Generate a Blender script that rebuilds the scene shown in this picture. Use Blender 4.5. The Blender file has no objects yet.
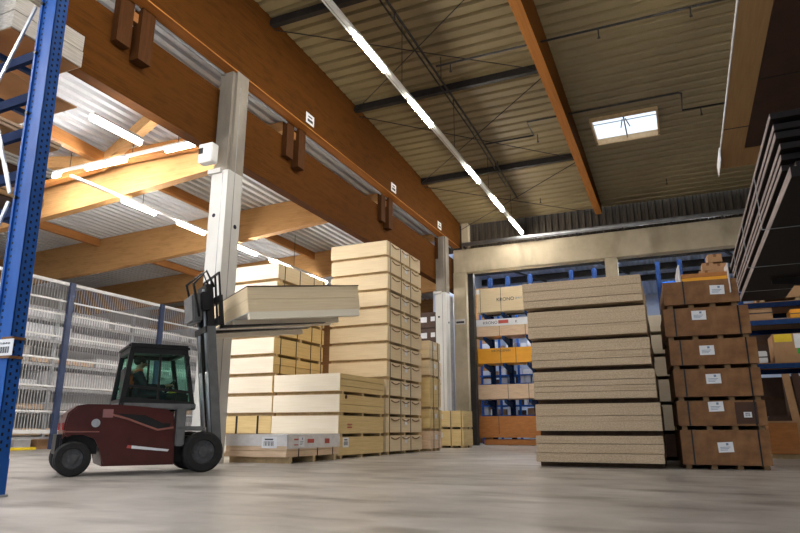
import bpy, bmesh, math, random
from mathutils import Vector, Matrix
from math import sin, cos, radians, pi
random.seed(7)
S = bpy.context.scene
COL = S.collection
# ------------------------------------------------------------------ camera, world, exposure
cam = bpy.data.cameras.new('camera')
cam.sensor_width = 36.0
cam.lens = 630.0 * 36.0 / 800.0
cam.clip_start = 0.05
cam.clip_end = 300
camo = bpy.data.objects.new('camera', cam)
COL.objects.link(camo)
camo.location = (0, 0, .65)
camo.rotation_euler = (radians(90 + 14.5), 0, radians(23.9))
S.camera = camo
W = bpy.data.worlds.new('world')
S.world = W
W.use_nodes = True
bg = W.node_tree.nodes['Background']
bg.inputs[0].default_value = (.80, .89, 1.0, 1)
bg.inputs[1].default_value = .55
S.view_settings.view_transform = 'Standard'
S.view_settings.look = 'None'
S.view_settings.gamma = 1
S.view_settings.exposure = 1.5
TUBE = 44.0        # emission of the fluorescent tubes
TUBE_L = 58.0      # tubes of the side hall
TUBE_B = 72.0      # tubes of the store behind the portal


# ------------------------------------------------------------------ helpers
def tag(o, label=None, cat=None, group=None, kind=None):
    if label: o['label'] = label
    if cat: o['category'] = cat
    if group: o['group'] = group
    if kind: o['kind'] = kind
    return o


def E(name, loc, rz=0, label=None, cat=None, group=None):
    o = bpy.data.objects.new(name, None)
    o.empty_display_size = .1
    COL.objects.link(o)
    o.location = loc
    o.rotation_euler = (0, 0, rz)
    return tag(o, label, cat, group)


class MB:
    """collects shapes, becomes ONE mesh object"""

    def __init__(s): s.bm = bmesh.new(); s.mi = 0

    def _set(s, faces):
        for f in faces: f.material_index = s.mi

    def box(s, x0, x1, y0, y1, z0, z1, bev=0):
        r = bmesh.ops.create_cube(s.bm, size=1)
        vs = r['verts']
        for v in vs:
            v.co = Vector(((x0 + x1) / 2 + v.co.x * (x1 - x0), (y0 + y1) / 2 + v.co.y * (y1 - y0), (z0 + z1) / 2 + v.co.z * (z1 - z0)))
        fs = {f for v in vs for f in v.link_faces}
        s._set(fs)
        if bev:
            es = {e for v in vs for e in v.link_edges}
            q = bmesh.ops.bevel(s.bm, geom=list(es), offset=bev, segments=2, affect='EDGES')
            s._set(q['faces'])
        return s

    def prism(s, pts, a0, a1, axis='y'):
        """pts: polygon in the plane across axis; extruded from a0 to a1"""

        def mk(p, a):
            if axis == 'y': return (p[0], a, p[1])
            if axis == 'x': return (a, p[0], p[1])
            return (p[0], p[1], a)
        A = [s.bm.verts.new(mk(p, a0)) for p in pts]
        B = [s.bm.verts.new(mk(p, a1)) for p in pts]
        n = len(pts)
        fs = [s.bm.faces.new(A), s.bm.faces.new(B[::-1])]
        for i in range(n):
            fs.append(s.bm.faces.new((A[i], B[i], B[(i + 1) % n], A[(i + 1) % n])))
        s._set(fs)
        return s

    def bar(s, p, q, w, h=None, up=(0, 0, 1)):
        """rectangular bar from p to q"""
        h = h or w
        p, q = Vector(p), Vector(q)
        d = (q - p).normalized()
        u = Vector(up)
        if abs(d.dot(u)) > .98: u = Vector((0, 1, 0))
        a = d.cross(u).normalized()
        b = a.cross(d).normalized()
        R = []
        for e in (p, q):
            R.append([s.bm.verts.new(e + a * (i * w / 2) + b * (j * h / 2)) for i, j in ((-1, -1), (1, -1), (1, 1), (-1, 1))])
        A, B = R
        fs = [s.bm.faces.new(A[::-1]), s.bm.faces.new(B)]
        for i in range(4): fs.append(s.bm.faces.new((A[i], A[(i + 1) % 4], B[(i + 1) % 4], B[i])))
        s._set(fs)
        return s

    def tube(s, pts, r, n=8, caps=True):
        pts = [Vector(p) for p in pts]
        rings = []
        for i, p in enumerate(pts):
            d = (pts[min(i + 1, len(pts) - 1)] - pts[max(i - 1, 0)]).normalized()
            u = Vector((0, 0, 1)) if abs(d.z) < .9 else Vector((0, 1, 0))
            a = d.cross(u).normalized(); b = a.cross(d)
            rr = r[i] if isinstance(r, (list, tuple)) else r
            rings.append([s.bm.verts.new(p + (a * cos(2 * pi * k / n) + b * sin(2 * pi * k / n)) * rr) for k in range(n)])
        fs = []
        for A, B in zip(rings, rings[1:]):
            for k in range(n): fs.append(s.bm.faces.new((A[k], A[(k + 1) % n], B[(k + 1) % n], B[k])))
        for f in fs: f.smooth = True
        if caps:
            fs.append(s.bm.faces.new(rings[0][::-1])); fs.append(s.bm.faces.new(rings[-1]))
        s._set(fs)
        return s

    def lathe(s, prof, c, axis='y', n=28):
        """prof: (radius, offset along axis) list"""
        rings = []
        for r, a in prof:
            R = []
            for k in range(n):
                t = 2 * pi * k / n
                if axis == 'y': co = (c[0] + r * cos(t), c[1] + a, c[2] + r * sin(t))
                elif axis == 'x': co = (c[0] + a, c[1] + r * cos(t), c[2] + r * sin(t))
                else: co = (c[0] + r * cos(t), c[1] + r * sin(t), c[2] + a)
                R.append(s.bm.verts.new(co))
            rings.append(R)
        fs = []
        for A, B in zip(rings, rings[1:]):
            for k in range(n): fs.append(s.bm.faces.new((A[k], A[(k + 1) % n], B[(k + 1) % n], B[k])))
        fs.append(s.bm.faces.new(rings[0][::-1])); fs.append(s.bm.faces.new(rings[-1]))
        s._set(fs)
        return s

    def ball(s, c, r, sx=1, sy=1, sz=1, n=12):
        q = bmesh.ops.create_uvsphere(s.bm, u_segments=n, v_segments=max(6, n // 2 + 2), radius=r)
        for v in q['verts']:
            v.co = Vector((c[0] + v.co.x * sx, c[1] + v.co.y * sy, c[2] + v.co.z * sz))
        fs = {f for v in q['verts'] for f in v.link_faces}
        for f in fs: f.smooth = True
        s._set(fs)
        return s

    def xf(s, M):
        bmesh.ops.transform(s.bm, matrix=M, verts=s.bm.verts)
        return s

    def build(s, name, mat, parent=None):
        bmesh.ops.recalc_face_normals(s.bm, faces=s.bm.faces)
        me = bpy.data.meshes.new(name)
        s.bm.to_mesh(me); s.bm.free()
        for m in (mat if isinstance(mat, (list, tuple)) else [mat]): me.materials.append(m)
        o = bpy.data.objects.new(name, me)
        COL.objects.link(o)
        if parent: o.parent = parent
        return o


def struct(name, mb, mat, parent=None):
    o = mb.build(name, mat, parent)
    if not parent: o['kind'] = 'structure'
    return o


# ------------------------------------------------------------------ materials
def mat(name, c1, c2=None, rough=.6, scale=(6, 6, 6), detail=6, metal=0, bump=0, lo=.35, hi=.65, spec=.4, c3=None, c3scale=(1, 1, 1), c3amt=.5):
    m = bpy.data.materials.new(name)
    m.use_nodes = True
    nt = m.node_tree
    b = nt.nodes['Principled BSDF']
    b.inputs['Roughness'].default_value = rough
    b.inputs['Metallic'].default_value = metal
    b.inputs['Specular IOR Level'].default_value = spec
    c1 = tuple(c1) + (1,)
    c2 = tuple(c2) + (1,) if c2 else tuple(x * .85 for x in c1[:3]) + (1,)
    tc = nt.nodes.new('ShaderNodeTexCoord')
    mp = nt.nodes.new('ShaderNodeMapping')
    mp.inputs['Scale'].default_value = scale
    nt.links.new(tc.outputs['Object'], mp.inputs[0])
    nz = nt.nodes.new('ShaderNodeTexNoise')
    nz.inputs['Scale'].default_value = 1
    nz.inputs['Detail'].default_value = detail
    nz.inputs['Roughness'].default_value = .6
    nt.links.new(mp.outputs[0], nz.inputs['Vector'])
    rp = nt.nodes.new('ShaderNodeValToRGB')
    rp.color_ramp.elements[0].position = lo
    rp.color_ramp.elements[0].color = c2
    rp.color_ramp.elements[1].position = hi
    rp.color_ramp.elements[1].color = c1
    nt.links.new(nz.outputs['Fac'], rp.inputs[0])
    out = rp.outputs[0]
    if c3:
        mp2 = nt.nodes.new('ShaderNodeMapping')
        mp2.inputs['Scale'].default_value = c3scale
        nt.links.new(tc.outputs['Object'], mp2.inputs[0])
        n2 = nt.nodes.new('ShaderNodeTexNoise')
        n2.inputs['Scale'].default_value = 1
        n2.inputs['Detail'].default_value = 5
        nt.links.new(mp2.outputs[0], n2.inputs['Vector'])
        r2 = nt.nodes.new('ShaderNodeValToRGB')
        r2.color_ramp.elements[0].position = .5
        r2.color_ramp.elements[0].color = (0, 0, 0, 1)
        r2.color_ramp.elements[1].position = .68
        r2.color_ramp.elements[1].color = (c3amt,) * 3 + (1,)
        nt.links.new(n2.outputs['Fac'], r2.inputs[0])
        mx = nt.nodes.new('ShaderNodeMix')
        mx.data_type = 'RGBA'
        nt.links.new(r2.outputs[0], mx.inputs[0])
        nt.links.new(out, mx.inputs[6])
        mx.inputs[7].default_value = tuple(c3) + (1,)
        out = mx.outputs[2]
    nt.links.new(out, b.inputs['Base Color'])
    if bump:
        bp = nt.nodes.new('ShaderNodeBump')
        bp.inputs['Strength'].default_value = bump
        bp.inputs['Distance'].default_value = .01
        nt.links.new(nz.outputs['Fac'], bp.inputs['Height'])
        nt.links.new(bp.outputs[0], b.inputs['Normal'])
    return m


def emit(name, c, s):
    m = bpy.data.materials.new(name)
    m.use_nodes = True
    nt = m.node_tree
    nt.nodes.clear()
    e = nt.nodes.new('ShaderNodeEmission')
    e.inputs[0].default_value = tuple(c) + (1,)
    e.inputs[1].default_value = s
    o = nt.nodes.new('ShaderNodeOutputMaterial')
    nt.links.new(e.outputs[0], o.inputs[0])
    return m


def glass(name, tint, gl=.1):
    m = bpy.data.materials.new(name)
    m.use_nodes = True
    nt = m.node_tree
    nt.nodes.clear()
    t = nt.nodes.new('ShaderNodeBsdfTransparent')
    t.inputs[0].default_value = tuple(tint) + (1,)
    g = nt.nodes.new('ShaderNodeBsdfGlossy')
    g.inputs['Roughness'].default_value = .05
    x = nt.nodes.new('ShaderNodeMixShader')
    x.inputs[0].default_value = gl
    o = nt.nodes.new('ShaderNodeOutputMaterial')
    nt.links.new(t.outputs[0], x.inputs[1]); nt.links.new(g.outputs[0], x.inputs[2]); nt.links.new(x.outputs[0], o.inputs[0])
    return m


M = {}
M['floor'] = mat('concrete_floor', (.46, .435, .405), (.26, .24, .222), rough=.34, scale=(.8, .9, 1), detail=13, lo=.34, hi=.66, spec=.5, c3=(.14, .125, .11), c3scale=(.8, 2.0, 1), c3amt=.8, bump=.08)
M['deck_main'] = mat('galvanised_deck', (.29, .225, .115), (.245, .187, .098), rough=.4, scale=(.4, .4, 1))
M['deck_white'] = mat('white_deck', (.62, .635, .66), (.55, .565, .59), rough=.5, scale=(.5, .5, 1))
M['lit_underside'] = mat('lit_underside_orange', (.50, .20, .045), (.40, .15, .032), rough=.7, scale=(20, .35, 40), detail=4, spec=.15)  # bright orange carries the light on the beam undersides
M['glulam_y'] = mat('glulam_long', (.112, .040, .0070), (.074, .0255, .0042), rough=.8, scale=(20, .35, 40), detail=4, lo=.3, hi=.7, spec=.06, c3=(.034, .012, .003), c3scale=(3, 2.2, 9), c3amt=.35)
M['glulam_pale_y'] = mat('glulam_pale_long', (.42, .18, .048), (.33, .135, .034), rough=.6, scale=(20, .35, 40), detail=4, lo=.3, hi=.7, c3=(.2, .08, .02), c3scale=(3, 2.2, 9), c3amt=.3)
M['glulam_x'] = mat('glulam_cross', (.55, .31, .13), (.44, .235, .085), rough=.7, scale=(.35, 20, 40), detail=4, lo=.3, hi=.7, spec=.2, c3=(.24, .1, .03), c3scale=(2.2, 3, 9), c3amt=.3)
M['timber'] = mat('sawn_timber', (.70, .50, .28), (.58, .38, .19), rough=.7, scale=(8, 8, 8))
M['bearer_dark'] = mat('dark_bearer_wood', (.10, .055, .028), (.06, .033, .018), rough=.8, scale=(8, 8, 8))
M['bearer_mid'] = mat('mid_bearer_wood', (.28, .17, .08), (.2, .12, .055), rough=.8, scale=(8, 8, 8))
M['bearer'] = mat('bearer_wood', (.62, .46, .26), (.48, .34, .18), rough=.8, scale=(8, 8, 8))
M['brownwood'] = mat('brown_bracket_wood', (.085, .031, .008), (.058, .021, .0055), rough=.75, scale=(20, 20, 2), spec=.12)
M['concrete'] = mat('precast_concrete', (.58, .49, .35), (.42, .35, .24), rough=.8, scale=(.8, .8, .8), detail=9, bump=.1, c3=(.28, .225, .15), c3scale=(1.2, 1.2, .5), c3amt=.6)
M['raw_concrete'] = mat('raw_concrete', (.30, .265, .22), (.20, .175, .145), rough=.85, scale=(2, 2, .8), detail=9, bump=.1)
M['column'] = mat('painted_concrete', (.66, .65, .62), (.56, .55, .52), rough=.7, scale=(1.5, 1.5, .6), detail=8, bump=.05)
M['clad'] = mat('brown_cladding', (.06, .045, .03), (.04, .03, .02), rough=.6, scale=(2, 2, 1))
M['steel_dark'] = mat('dark_steel', (.035, .03, .028), (.02, .018, .017), rough=.5, scale=(3, 3, 3), metal=.2)
M['pipe'] = mat('grey_pipe', (.34, .35, .36), (.24, .24, .25), rough=.4, scale=(3, 3, 3), metal=.4)
M['galv'] = mat('galvanised_steel', (.55, .57, .60), (.42, .44, .47), rough=.4, scale=(8, 8, 8), metal=.5)
M['white'] = mat('white_paint', (.82, .82, .80), (.74, .74, .72), rough=.5, scale=(3, 3, 3))
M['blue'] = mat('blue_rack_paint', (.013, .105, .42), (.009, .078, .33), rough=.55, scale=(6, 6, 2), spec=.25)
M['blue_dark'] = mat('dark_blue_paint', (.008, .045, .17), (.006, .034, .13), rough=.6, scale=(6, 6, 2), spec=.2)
M['fence_white'] = mat('fence_grey_white', (.52, .52, .53), (.44, .44, .45), rough=.5, scale=(3, 3, 3))
M['rack_navy'] = mat('navy_beam_paint', (.008, .022, .075), (.006, .016, .055), rough=.8, spec=.08, scale=(4, 4, 2))
M['navy'] = mat('navy_post_paint', (.05, .07, .14), (.035, .05, .10), rough=.4, scale=(4, 4, 2))
M['hole'] = mat('punched_hole', (.006, .008, .02), (.004, .005, .012), rough=.9)
M['black'] = mat('black_plastic', (.012, .012, .013), (.008, .008, .009), rough=.45)
M['rubber'] = mat('black_rubber', (.018, .017, .017), (.012, .011, .011), rough=.8, scale=(20, 20, 20), bump=.2)
M['grey'] = mat('grey_paint', (.16, .16, .16), (.12, .12, .12), rough=.5)
M['rim'] = mat('grey_rim', (.10, .10, .105), (.06, .06, .065), rough=.45, scale=(12, 12, 12))
M['maroon'] = mat('maroon_paint', (.075, .0145, .012), (.056, .010, .009), rough=.3, scale=(3, 3, 3), spec=.6)
M['cream'] = mat('cream_board_edge', (.80, .66, .44), (.72, .57, .36), rough=.75, scale=(1.2, 1.2, 40), detail=4)
M['cream_white'] = mat('pale_board_edge', (.88, .80, .66), (.83, .74, .58), rough=.75, scale=(1.0, 1.0, 40), detail=4)
M['cream_yellow'] = mat('yellowish_board_edge', (.72, .55, .27), (.62, .45, .20), rough=.75, scale=(1.2, 1.2, 35), detail=4)
M['chip'] = mat('chipboard_edge', (.59, .455, .31), (.42, .315, .205), rough=.85, scale=(34, 34, 60), detail=6, bump=.25, lo=.36, hi=.64, c3=(.36, .26, .16), c3scale=(.6, .6, 34), c3amt=.6)
M['chip_top'] = mat('chipboard_face', (.46, .34, .22), (.38, .28, .17), rough=.85, scale=(25, 25, 25))
M['brownboard'] = mat('brown_fibreboard', (.25, .115, .040), (.165, .072, .024), rough=.6, scale=(5, 5, 6), detail=9, c3=(.33, .175, .075), c3scale=(2.5, 2.5, 2.5), c3amt=.4)
M['orange'] = mat('orange_wrap', (.92, .43, .03), (.84, .37, .025), rough=.5, scale=(2, 2, 6))
M['orange_wood'] = mat('orange_brown_board', (.50, .20, .05), (.40, .15, .037), rough=.6, scale=(3, 3, 14))
M['lightwood'] = mat('light_lumber', (.80, .60, .42), (.66, .47, .31), rough=.7, scale=(2, 2, 28))
M['greywood'] = mat('weathered_boards', (.62, .58, .52), (.38, .34, .29), rough=.8, scale=(14, 2.5, 60), detail=6)
M['shelf_under'] = mat('brown_sheet', (.36, .20, .09), (.28, .15, .065), rough=.7, scale=(2, 2, 2))
M['mdf'] = mat('tan_board', (.52, .31, .135), (.44, .255, .105), rough=.7, scale=(40, 1.5, 3), detail=4)
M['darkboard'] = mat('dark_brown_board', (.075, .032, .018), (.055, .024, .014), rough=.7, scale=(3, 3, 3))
M['blackboard'] = mat('black_film_board', (.013, .009, .008), (.009, .007, .006), rough=.7, scale=(4, 4, 4), spec=.2)
M['stripedge'] = mat('pale_board_strip', (.27, .215, .20), (.17, .13, .12), rough=.75, scale=(20, 3, 30), detail=6)
M['carton'] = mat('brown_carton', (.46, .27, .14), (.38, .215, .105), rough=.75, scale=(3, 3, 3), detail=6)
M['carton_dark'] = mat('dark_brown_carton', (.09, .05, .035), (.065, .037, .026), rough=.7, scale=(3, 3, 3))
M['carton_red'] = mat('reddish_carton', (.36, .15, .07), (.29, .115, .05), rough=.75, scale=(3, 3, 3))
M['carton_white'] = mat('white_carton', (.85, .85, .87), (.76, .76, .79), rough=.6, scale=(3, 3, 3))
M['carton_blue'] = mat('blue_carton', (.05, .10, .32), (.04, .08, .25), rough=.5, scale=(3, 3, 3))
M['paper'] = mat('white_paper', (.82, .83, .86), (.76, .77, .80), rough=.6)
M['film'] = mat('white_film', (.78, .76, .76), (.66, .64, .64), rough=.25, scale=(5, 5, 9), detail=6)
M['ink'] = mat('dark_ink', (.05, .05, .06), (.03, .03, .04), rough=.6)
M['ink_blue'] = mat('blue_grey_ink', (.20, .28, .40), (.16, .23, .34), rough=.6)
M['ink_red'] = mat('red_ink', (.55, .10, .08), (.45, .08, .06), rough=.6)
M['ink_green'] = mat('green_ink', (.05, .42, .06), (.04, .34, .05), rough=.6)
M['yellow'] = mat('yellow_print', (.80, .60, .03), (.72, .52, .02), rough=.5)
M['strap'] = mat('dark_strap', (.06, .045, .035), (.04, .03, .025), rough=.5)
M['strap_black'] = mat('black_strap', (.012, .010, .009), (.009, .008, .007), rough=.4)
M['backwall'] = mat('blue_grey_panel', (.50, .56, .70), (.44, .50, .64), rough=.6, scale=(1, 1, 1))
M['skin'] = mat('skin', (.45, .25, .17), (.40, .21, .14), rough=.6)
M['hair'] = mat('dark_hair', (.03, .02, .015), (.02, .014, .01), rough=.7, scale=(60, 60, 60))
M['jacket'] = mat('dark_work_jacket', (.02, .02, .03), (.014, .014, .022), rough=.8)
M['vestred'] = mat('orange_red_cloth', (.55, .10, .02), (.45, .08, .02), rough=.7)
M['trouser'] = mat('dark_trousers', (.03, .035, .05), (.02, .025, .04), rough=.85)
M['tube'] = emit('fluorescent_tube', (1.0, .95, .86), TUBE)
M['tube_left'] = emit('fluorescent_tube_side_hall', (1.0, .96, .92), TUBE_L)
M['tube_back'] = emit('fluorescent_tube_store', (.85, .92, 1.0), TUBE_B)
M['cabglass'] = glass('green_tinted_glass', (.80, .98, .92), .07)
M['skyglass'] = glass('skylight_glass', (.95, .97, 1.0), .04)
M['lamp_red'] = mat('red_lens', (.5, .02, .02), (.4, .02, .02), rough=.2)


# ------------------------------------------------------------------ the halls
def zr(y):  # underside of the arched main roof
    return 10.7 - .038 * (y - 10.6) - .00306 * (y - 10.6) * (y - 17.2)


def deck_lines(a0, a1, zf, pitch=.28, depth=.085, flat=.4):   # trapezoid deck
    pts, a = [], a0
    while a < a1:
        for u, h in ((0, 0), (flat * pitch, 0), ((flat + .08) * pitch, depth), (.93 * pitch, depth)):
            if a + u <= a1: pts.append((a + u, zf(a + u) + h))
        a += pitch
    return pts


b = MB()
struct('floor', b.box(-32, 14, -14, 46, -.2, 0), M['floor'])

SKX0, SKX1, SKY0, SKY1 = -1.85, .08, 19.35, 21.15
b = MB()
pl = deck_lines(-4, 26.3, zr, .40, .09, .66)
for xa, xb in ((-8.9, SKX0), (SKX0, SKX1), (SKX1, 6.2)):
    A = [b.bm.verts.new((xa, y, z)) for y, z in pl]
    B = [b.bm.verts.new((xb, y, z)) for y, z in pl]
    for i in range(len(pl) - 1):
        if xa == SKX0 and SKY0 < (pl[i][0] + pl[i + 1][0]) / 2 < SKY1: continue
        b.bm.faces.new((A[i], A[i + 1], B[i + 1], B[i]))
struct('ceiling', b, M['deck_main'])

b = MB()   # skylight upstand and pane
zs = zr(20.2)
for x0, x1, y0, y1 in ((SKX0 - .06, SKX0, SKY0 - .06, SKY1 + .06), (SKX1, SKX1 + .06, SKY0 - .06, SKY1 + .06), (SKX0, SKX1, SKY0 - .06, SKY0), (SKX0, SKX1, SKY1, SKY1 + .06)):
    b.box(x0, x1, y0, y1, zs - .06, zs + .16)
sk = struct('window_1', b, M['timber'])
b = MB().box(SKX0, SKX1, SKY0, SKY1, zs + .10, zs + .115)
struct('window_pane', b, M['skyglass'], sk)
b = MB()
xm = (SKX0 + SKX1) / 2
b.box(xm - .02, xm + .02, SKY0, SKY1, zs + .05, zs + .09)
b.bar((xm - .05, SKY0 + .35, zs + .04), (xm - .14, SKY0 + 1.0, zs + .07), .03)
b.bar((xm + .05, SKY0 + .35, zs + .04), (xm + .14, SKY0 + 1.0, zs + .07), .03)
b.box(SKX0, SKX1, SKY0 + .5, SKY0 + .525, zs + .07, zs + .09)
struct('window_opener', b, M['pipe'], sk)

# side hall deck: ribs along Y
b = MB()
zl = lambda x: 7.72 + .03 * (x + 9.2)
for (xa, xb), (ya, yb) in (((-27.4, -10.7), (-6, 32)),):
    pl = deck_lines(xa, xb, zl)
    A = [b.bm.verts.new((x, ya, z)) for x, z in pl]
    B = [b.bm.verts.new((x, yb, z)) for x, z in pl]
    for i in range(len(pl) - 1): b.bm.faces.new((A[i], A[i + 1], B[i + 1], B[i]))
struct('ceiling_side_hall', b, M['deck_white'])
b = MB()
pl = deck_lines(-10.75, -8.86, lambda x: 8.80)
A = [b.bm.verts.new((x, -4, z)) for x, z in pl]
B = [b.bm.verts.new((x, 26, z)) for x, z in pl]
for i in range(len(pl) - 1): b.bm.faces.new((A[i], A[i + 1], B[i + 1], B[i]))
struct('ceiling_gap', b, M['deck_white'])
b = MB()
b.box(-10.78, -10.7, -4, 26, 7.70, 8.95)
struct('wall_gap', b, M['white'])

# long glulam beams between the halls
b = MB()
ys = [-4 + i * 1.5 for i in range(21)]
poly = [(-4, 8.56), (26, 8.56)] + [(y, zr(y) + .02) for y in reversed(ys)]
b.prism(poly, -8.85, -8.55, 'x')
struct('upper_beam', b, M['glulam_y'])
struct('lit_underside_upper', MB().box(-8.845, -8.552, -4, 25.9, 8.53, 8.56), M['lit_underside'])  # lit underside of the upper beam, painted as a bright plank
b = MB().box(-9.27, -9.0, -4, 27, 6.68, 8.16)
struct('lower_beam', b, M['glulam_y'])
# right-hand roof beam, slightly cambered
b = MB()
lowz = lambda y: 9.36 + .30 * math.sin(max(0, min(1, (y - 2) / 24.)) * pi) ** 1 - .05
poly = [(y, lowz(y)) for y in ys] + [(y, zr(y) + .02) for y in reversed(ys)]
b.prism(poly, -2.62, -2.36, 'x')
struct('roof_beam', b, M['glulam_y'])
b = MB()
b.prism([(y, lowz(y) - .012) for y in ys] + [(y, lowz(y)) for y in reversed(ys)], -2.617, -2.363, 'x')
struct('lit_underside_right', b, M['lit_underside'])  # lit underside of the right beam, painted as a bright strip

# cross beams of the side hall
for i, y in enumerate((11.2, 15.8, 21.1, 26.4)):
    b = MB()
    b.prism([(-27.15, 5.95), (-23.3, 6.05), (-18.6, 6.22), (-14.3, 6.46), (-9.28, 6.86), (-9.28, 7.72), (-27.15, 7.18)], y, y + .24, 'y')
    struct('cross_beam', b, M['glulam_x'])
    b = MB()
    x = -22.9
    while x < -9.6:
        b.prism([(x, zl(x) - .12), (x + .14, zl(x) - .12), (x + .2, zl(x) + .06), (x - .06, zl(x) + .06)], y - .03, y, 'y'); x += .95
    if i == 0: struct('beam_trim', b, M['galv'])
    else: b.bm.free()
for x in (-13.2, -19.1):
    for y0, y1 in ((11.44, 15.8), (16.04, 21.1), (21.34, 26.4)):
        struct('side_hall_beam', MB().box(x - .07, x + .07, y0, y1, zl(x) - .28, zl(x) - .005), M['glulam_pale_y'])
for p, q, mt in (((-9.3, 9.1, 7.45), (-13.3, 10.75, 7.3), 'glulam_x'), ((-12.83, 8.6, 7.35), (-12.95, 10.7, 7.3), 'glulam_pale_y'), ((-15.5, 9.4, 7.2), (-13.3, 10.6, 7.3), 'glulam_x'), ((-13.2, 10.6, 7.3), (-9.3, 10.9, 7.4), 'glulam_pale_y'), ((-13.2, 10.7, 7.3), (-18.5, 10.9, 7.15), 'glulam_pale_y')):
    struct('strut_beam', MB().bar(p, q, .2, .3), M[mt])
# skylight of the side hall
b = MB().box(-14.25, -13.45, 12.05, 12.95, 7.50, 7.54)
sk2 = struct('window_2', MB().box(-14.32, -13.38, 11.98, 12.05, 7.44, 7.62).box(-14.32, -13.38, 12.95, 13.02, 7.44, 7.62), M['white'])
struct('window_pane', b, emit('daylit_pane', (.9, .96, 1.0), 3.0), sk2)

# joists in the gap and wooden hangers on the lower beam
for y in (10.9, 13.0, 18.9, 24.2):
    struct('joist_beam', MB().box(-10.7, -8.9, y, y + .22, 8.50, 8.78), M['glulam_x'])
for k, y in enumerate((7.15, 12.65, 18.4, 23.9)):
    h = E('beam_hanger', (-8.9, y, 7.45), 0, ['pair of dark wooden blocks on the big beam at the upper edge of the view', 'pair of dark wooden hanger blocks just right of the grey column', 'pair of wooden hanger blocks above the tallest cream stack', 'small pair of wooden hanger blocks near the white end column'][k], 'beam hanger', 'wooden hangers between the two long beams')
    MB().box(-.1, .05, 0, .32, .12, 1.12).build('block', M['brownwood'], h)
    MB().box(-.1, .12, .46, .78, -.02, 1.12).build('block', M['brownwood'], h)
    MB().box(-.1, .02, .32, .46, .75, .95).build('tie_plate', M['glulam_pale_y'], h)

# eaves pipe under the upper beam
t = tag(MB().tube([(-8.885, -3, 8.505), (-8.885, 25.6, 8.505)], .033).build('gutter_pipe', M['pipe']), 'long grey pipe running along the bottom edge of the upper wooden beam', 'pipe')
# number plates on the beam
for k, y in enumerate((13.05, 18.53, 23.1)):
    s = E('beam_sign', (-8.545, y + .2, 8.79), 0, ['small white plate on the upper beam, first one along from the grey column', 'small white plate on the upper beam above the tallest stack', 'small white plate near the end of the upper beam by the concrete lintel'][k], 'sign', 'white plates on the upper beam')
    MB().box(-.002, .006, -.2, .2, -.14, .16).build('plate', M['paper'], s)
    MB().box(.006, .009, -.13, .13, -.08, 0).box(.006, .009, -.1, .1, .05, .09).build('print', M['ink'], s)

# columns between the halls
def column(y, top):
    b = MB()
    b.box(-8.99, -8.55, y, y + .5, 0, 6.12)
    b.box(-9.06, -8.72, y - .06, y + .02, 6.06, 6.16)
    o = struct('column', b, M['column'])
    b = MB().box(-8.97, -8.62, y + .02, y + .48, 6.12, top).box(-8.62, -8.55, y + .1, y + .5, 6.12, top)
    struct('column_shaft', b, M['raw_concrete'], o)
    b = MB().box(-8.97, -8.57, y + .1, y + .4, top - .02, top + .0)
    struct('column_cap', b, M['timber'], o)
    c = MB().box(-8.70, -8.675, y - .002, y, 0, 6.06).box(-8.551, -8.548, y + .22, y + .24, 0, 8.2)
    struct('column_trim', c, M['pipe'], o)
    c = MB()
    for z in (5.1, 2.4): c.lathe([(.045, -.004), (.045, 0)], (-8.85, y, z), 'y', 12)
    c.lathe([(.05, 0), (.05, .005)], (-8.55, y + .35, 4.9), 'x', 12)
    struct('column_socket', c, M['hole'], o)
column(10.1, 8.56)
column(23.9, 8.56)
j = E('junction_box', (-8.95, 10.0, 6.45), 0, 'white junction box on the grey column just under the big beam', 'junction box')
MB().box(-.19, .19, -.22, 0, -.22, .22, .02).build('housing', M['white'], j)
MB().box(-.17, -.05, -.225, -.215, -.02, .12).build('display', M['black'], j)

# portal of the end wall: precast lintel, posts, cladding above
struct('wall_end_lintel', MB().box(-8.9, 6.2, 26, 26.5, 7.40, 8.48, .02), M['concrete'])
for x0, x1 in ((-8.92, -8.34), (-2.42, -1.95), (4.4, 4.95)):
    struct('end_column', MB().box(x0, x1, 26.02, 26.5, 0, 7.42), M['concrete'])
b = MB()
x = -9.39
while x < 6.2:
    b.prism([(x, 26.42), (x + .1, 26.42), (x + .14, 26.50), (x + .24, 26.50), (x + .28, 26.42), (x + .28, 26.54), (x, 26.54)], 8.48, 9.85, 'z'); x += .28
struct('wall_end_cladding', b, M['clad'])
struct('wall_end_jamb', MB().box(-8.34, -8.1, 26.3, 26.6, 0, 7.4), M['steel_dark'])
struct('upper_end_column', MB().box(-8.5, -8.2, 26.05, 26.4, 8.48, 9.75), M['concrete'])
p = E('heating_pipe', (0, 25.78, 8.62), 0, 'grey round pipe running in front of the concrete lintel under the roof', 'pipe')
MB().tube([(-8.4, 0, 0), (6, 0, 0)], .09, 10).build('pipe_run', M['pipe'], p)
for x in (-8.3, -6.7, -5.1, -3.4, -1.6, .2, 2.0): MB().box(x - .03, x + .03, -.03, .25, -.16, -.06).build('bracket', M['steel_dark'], p)
s = E('pillar_sign', (-8.62, 26.02, 5.2), 0, 'small dark plate on the concrete pillar of the portal', 'sign')
MB().box(-.24, .2, -.015, 0, -.1, .12).build('plate', M['column'], s)
MB().box(-.2, .16, -.02, -.015, -.06, .03).build('print', M['ink'], s)
struct('portal_door_panel', MB().box(-8.98, -8.93, 24.6, 25.95, 0, 6.3), M['pipe'])
# far end and outer side of the side hall
struct('wall_side_hall_end', MB().box(-23.4, -9.0, 32, 32.2, 0, 8), mat('wood_end_wall', (.45, .22, .075), (.36, .16, .05), rough=.6, scale=(1, 1, 8)))
struct('wall_side_hall_outer', MB().box(-27.4, -27.2, -6, 34, 0, 7.6), mat('grey_outer_wall', (.5, .48, .46), (.42, .4, .38), rough=.8, scale=(.6, .6, .6)))
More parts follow.
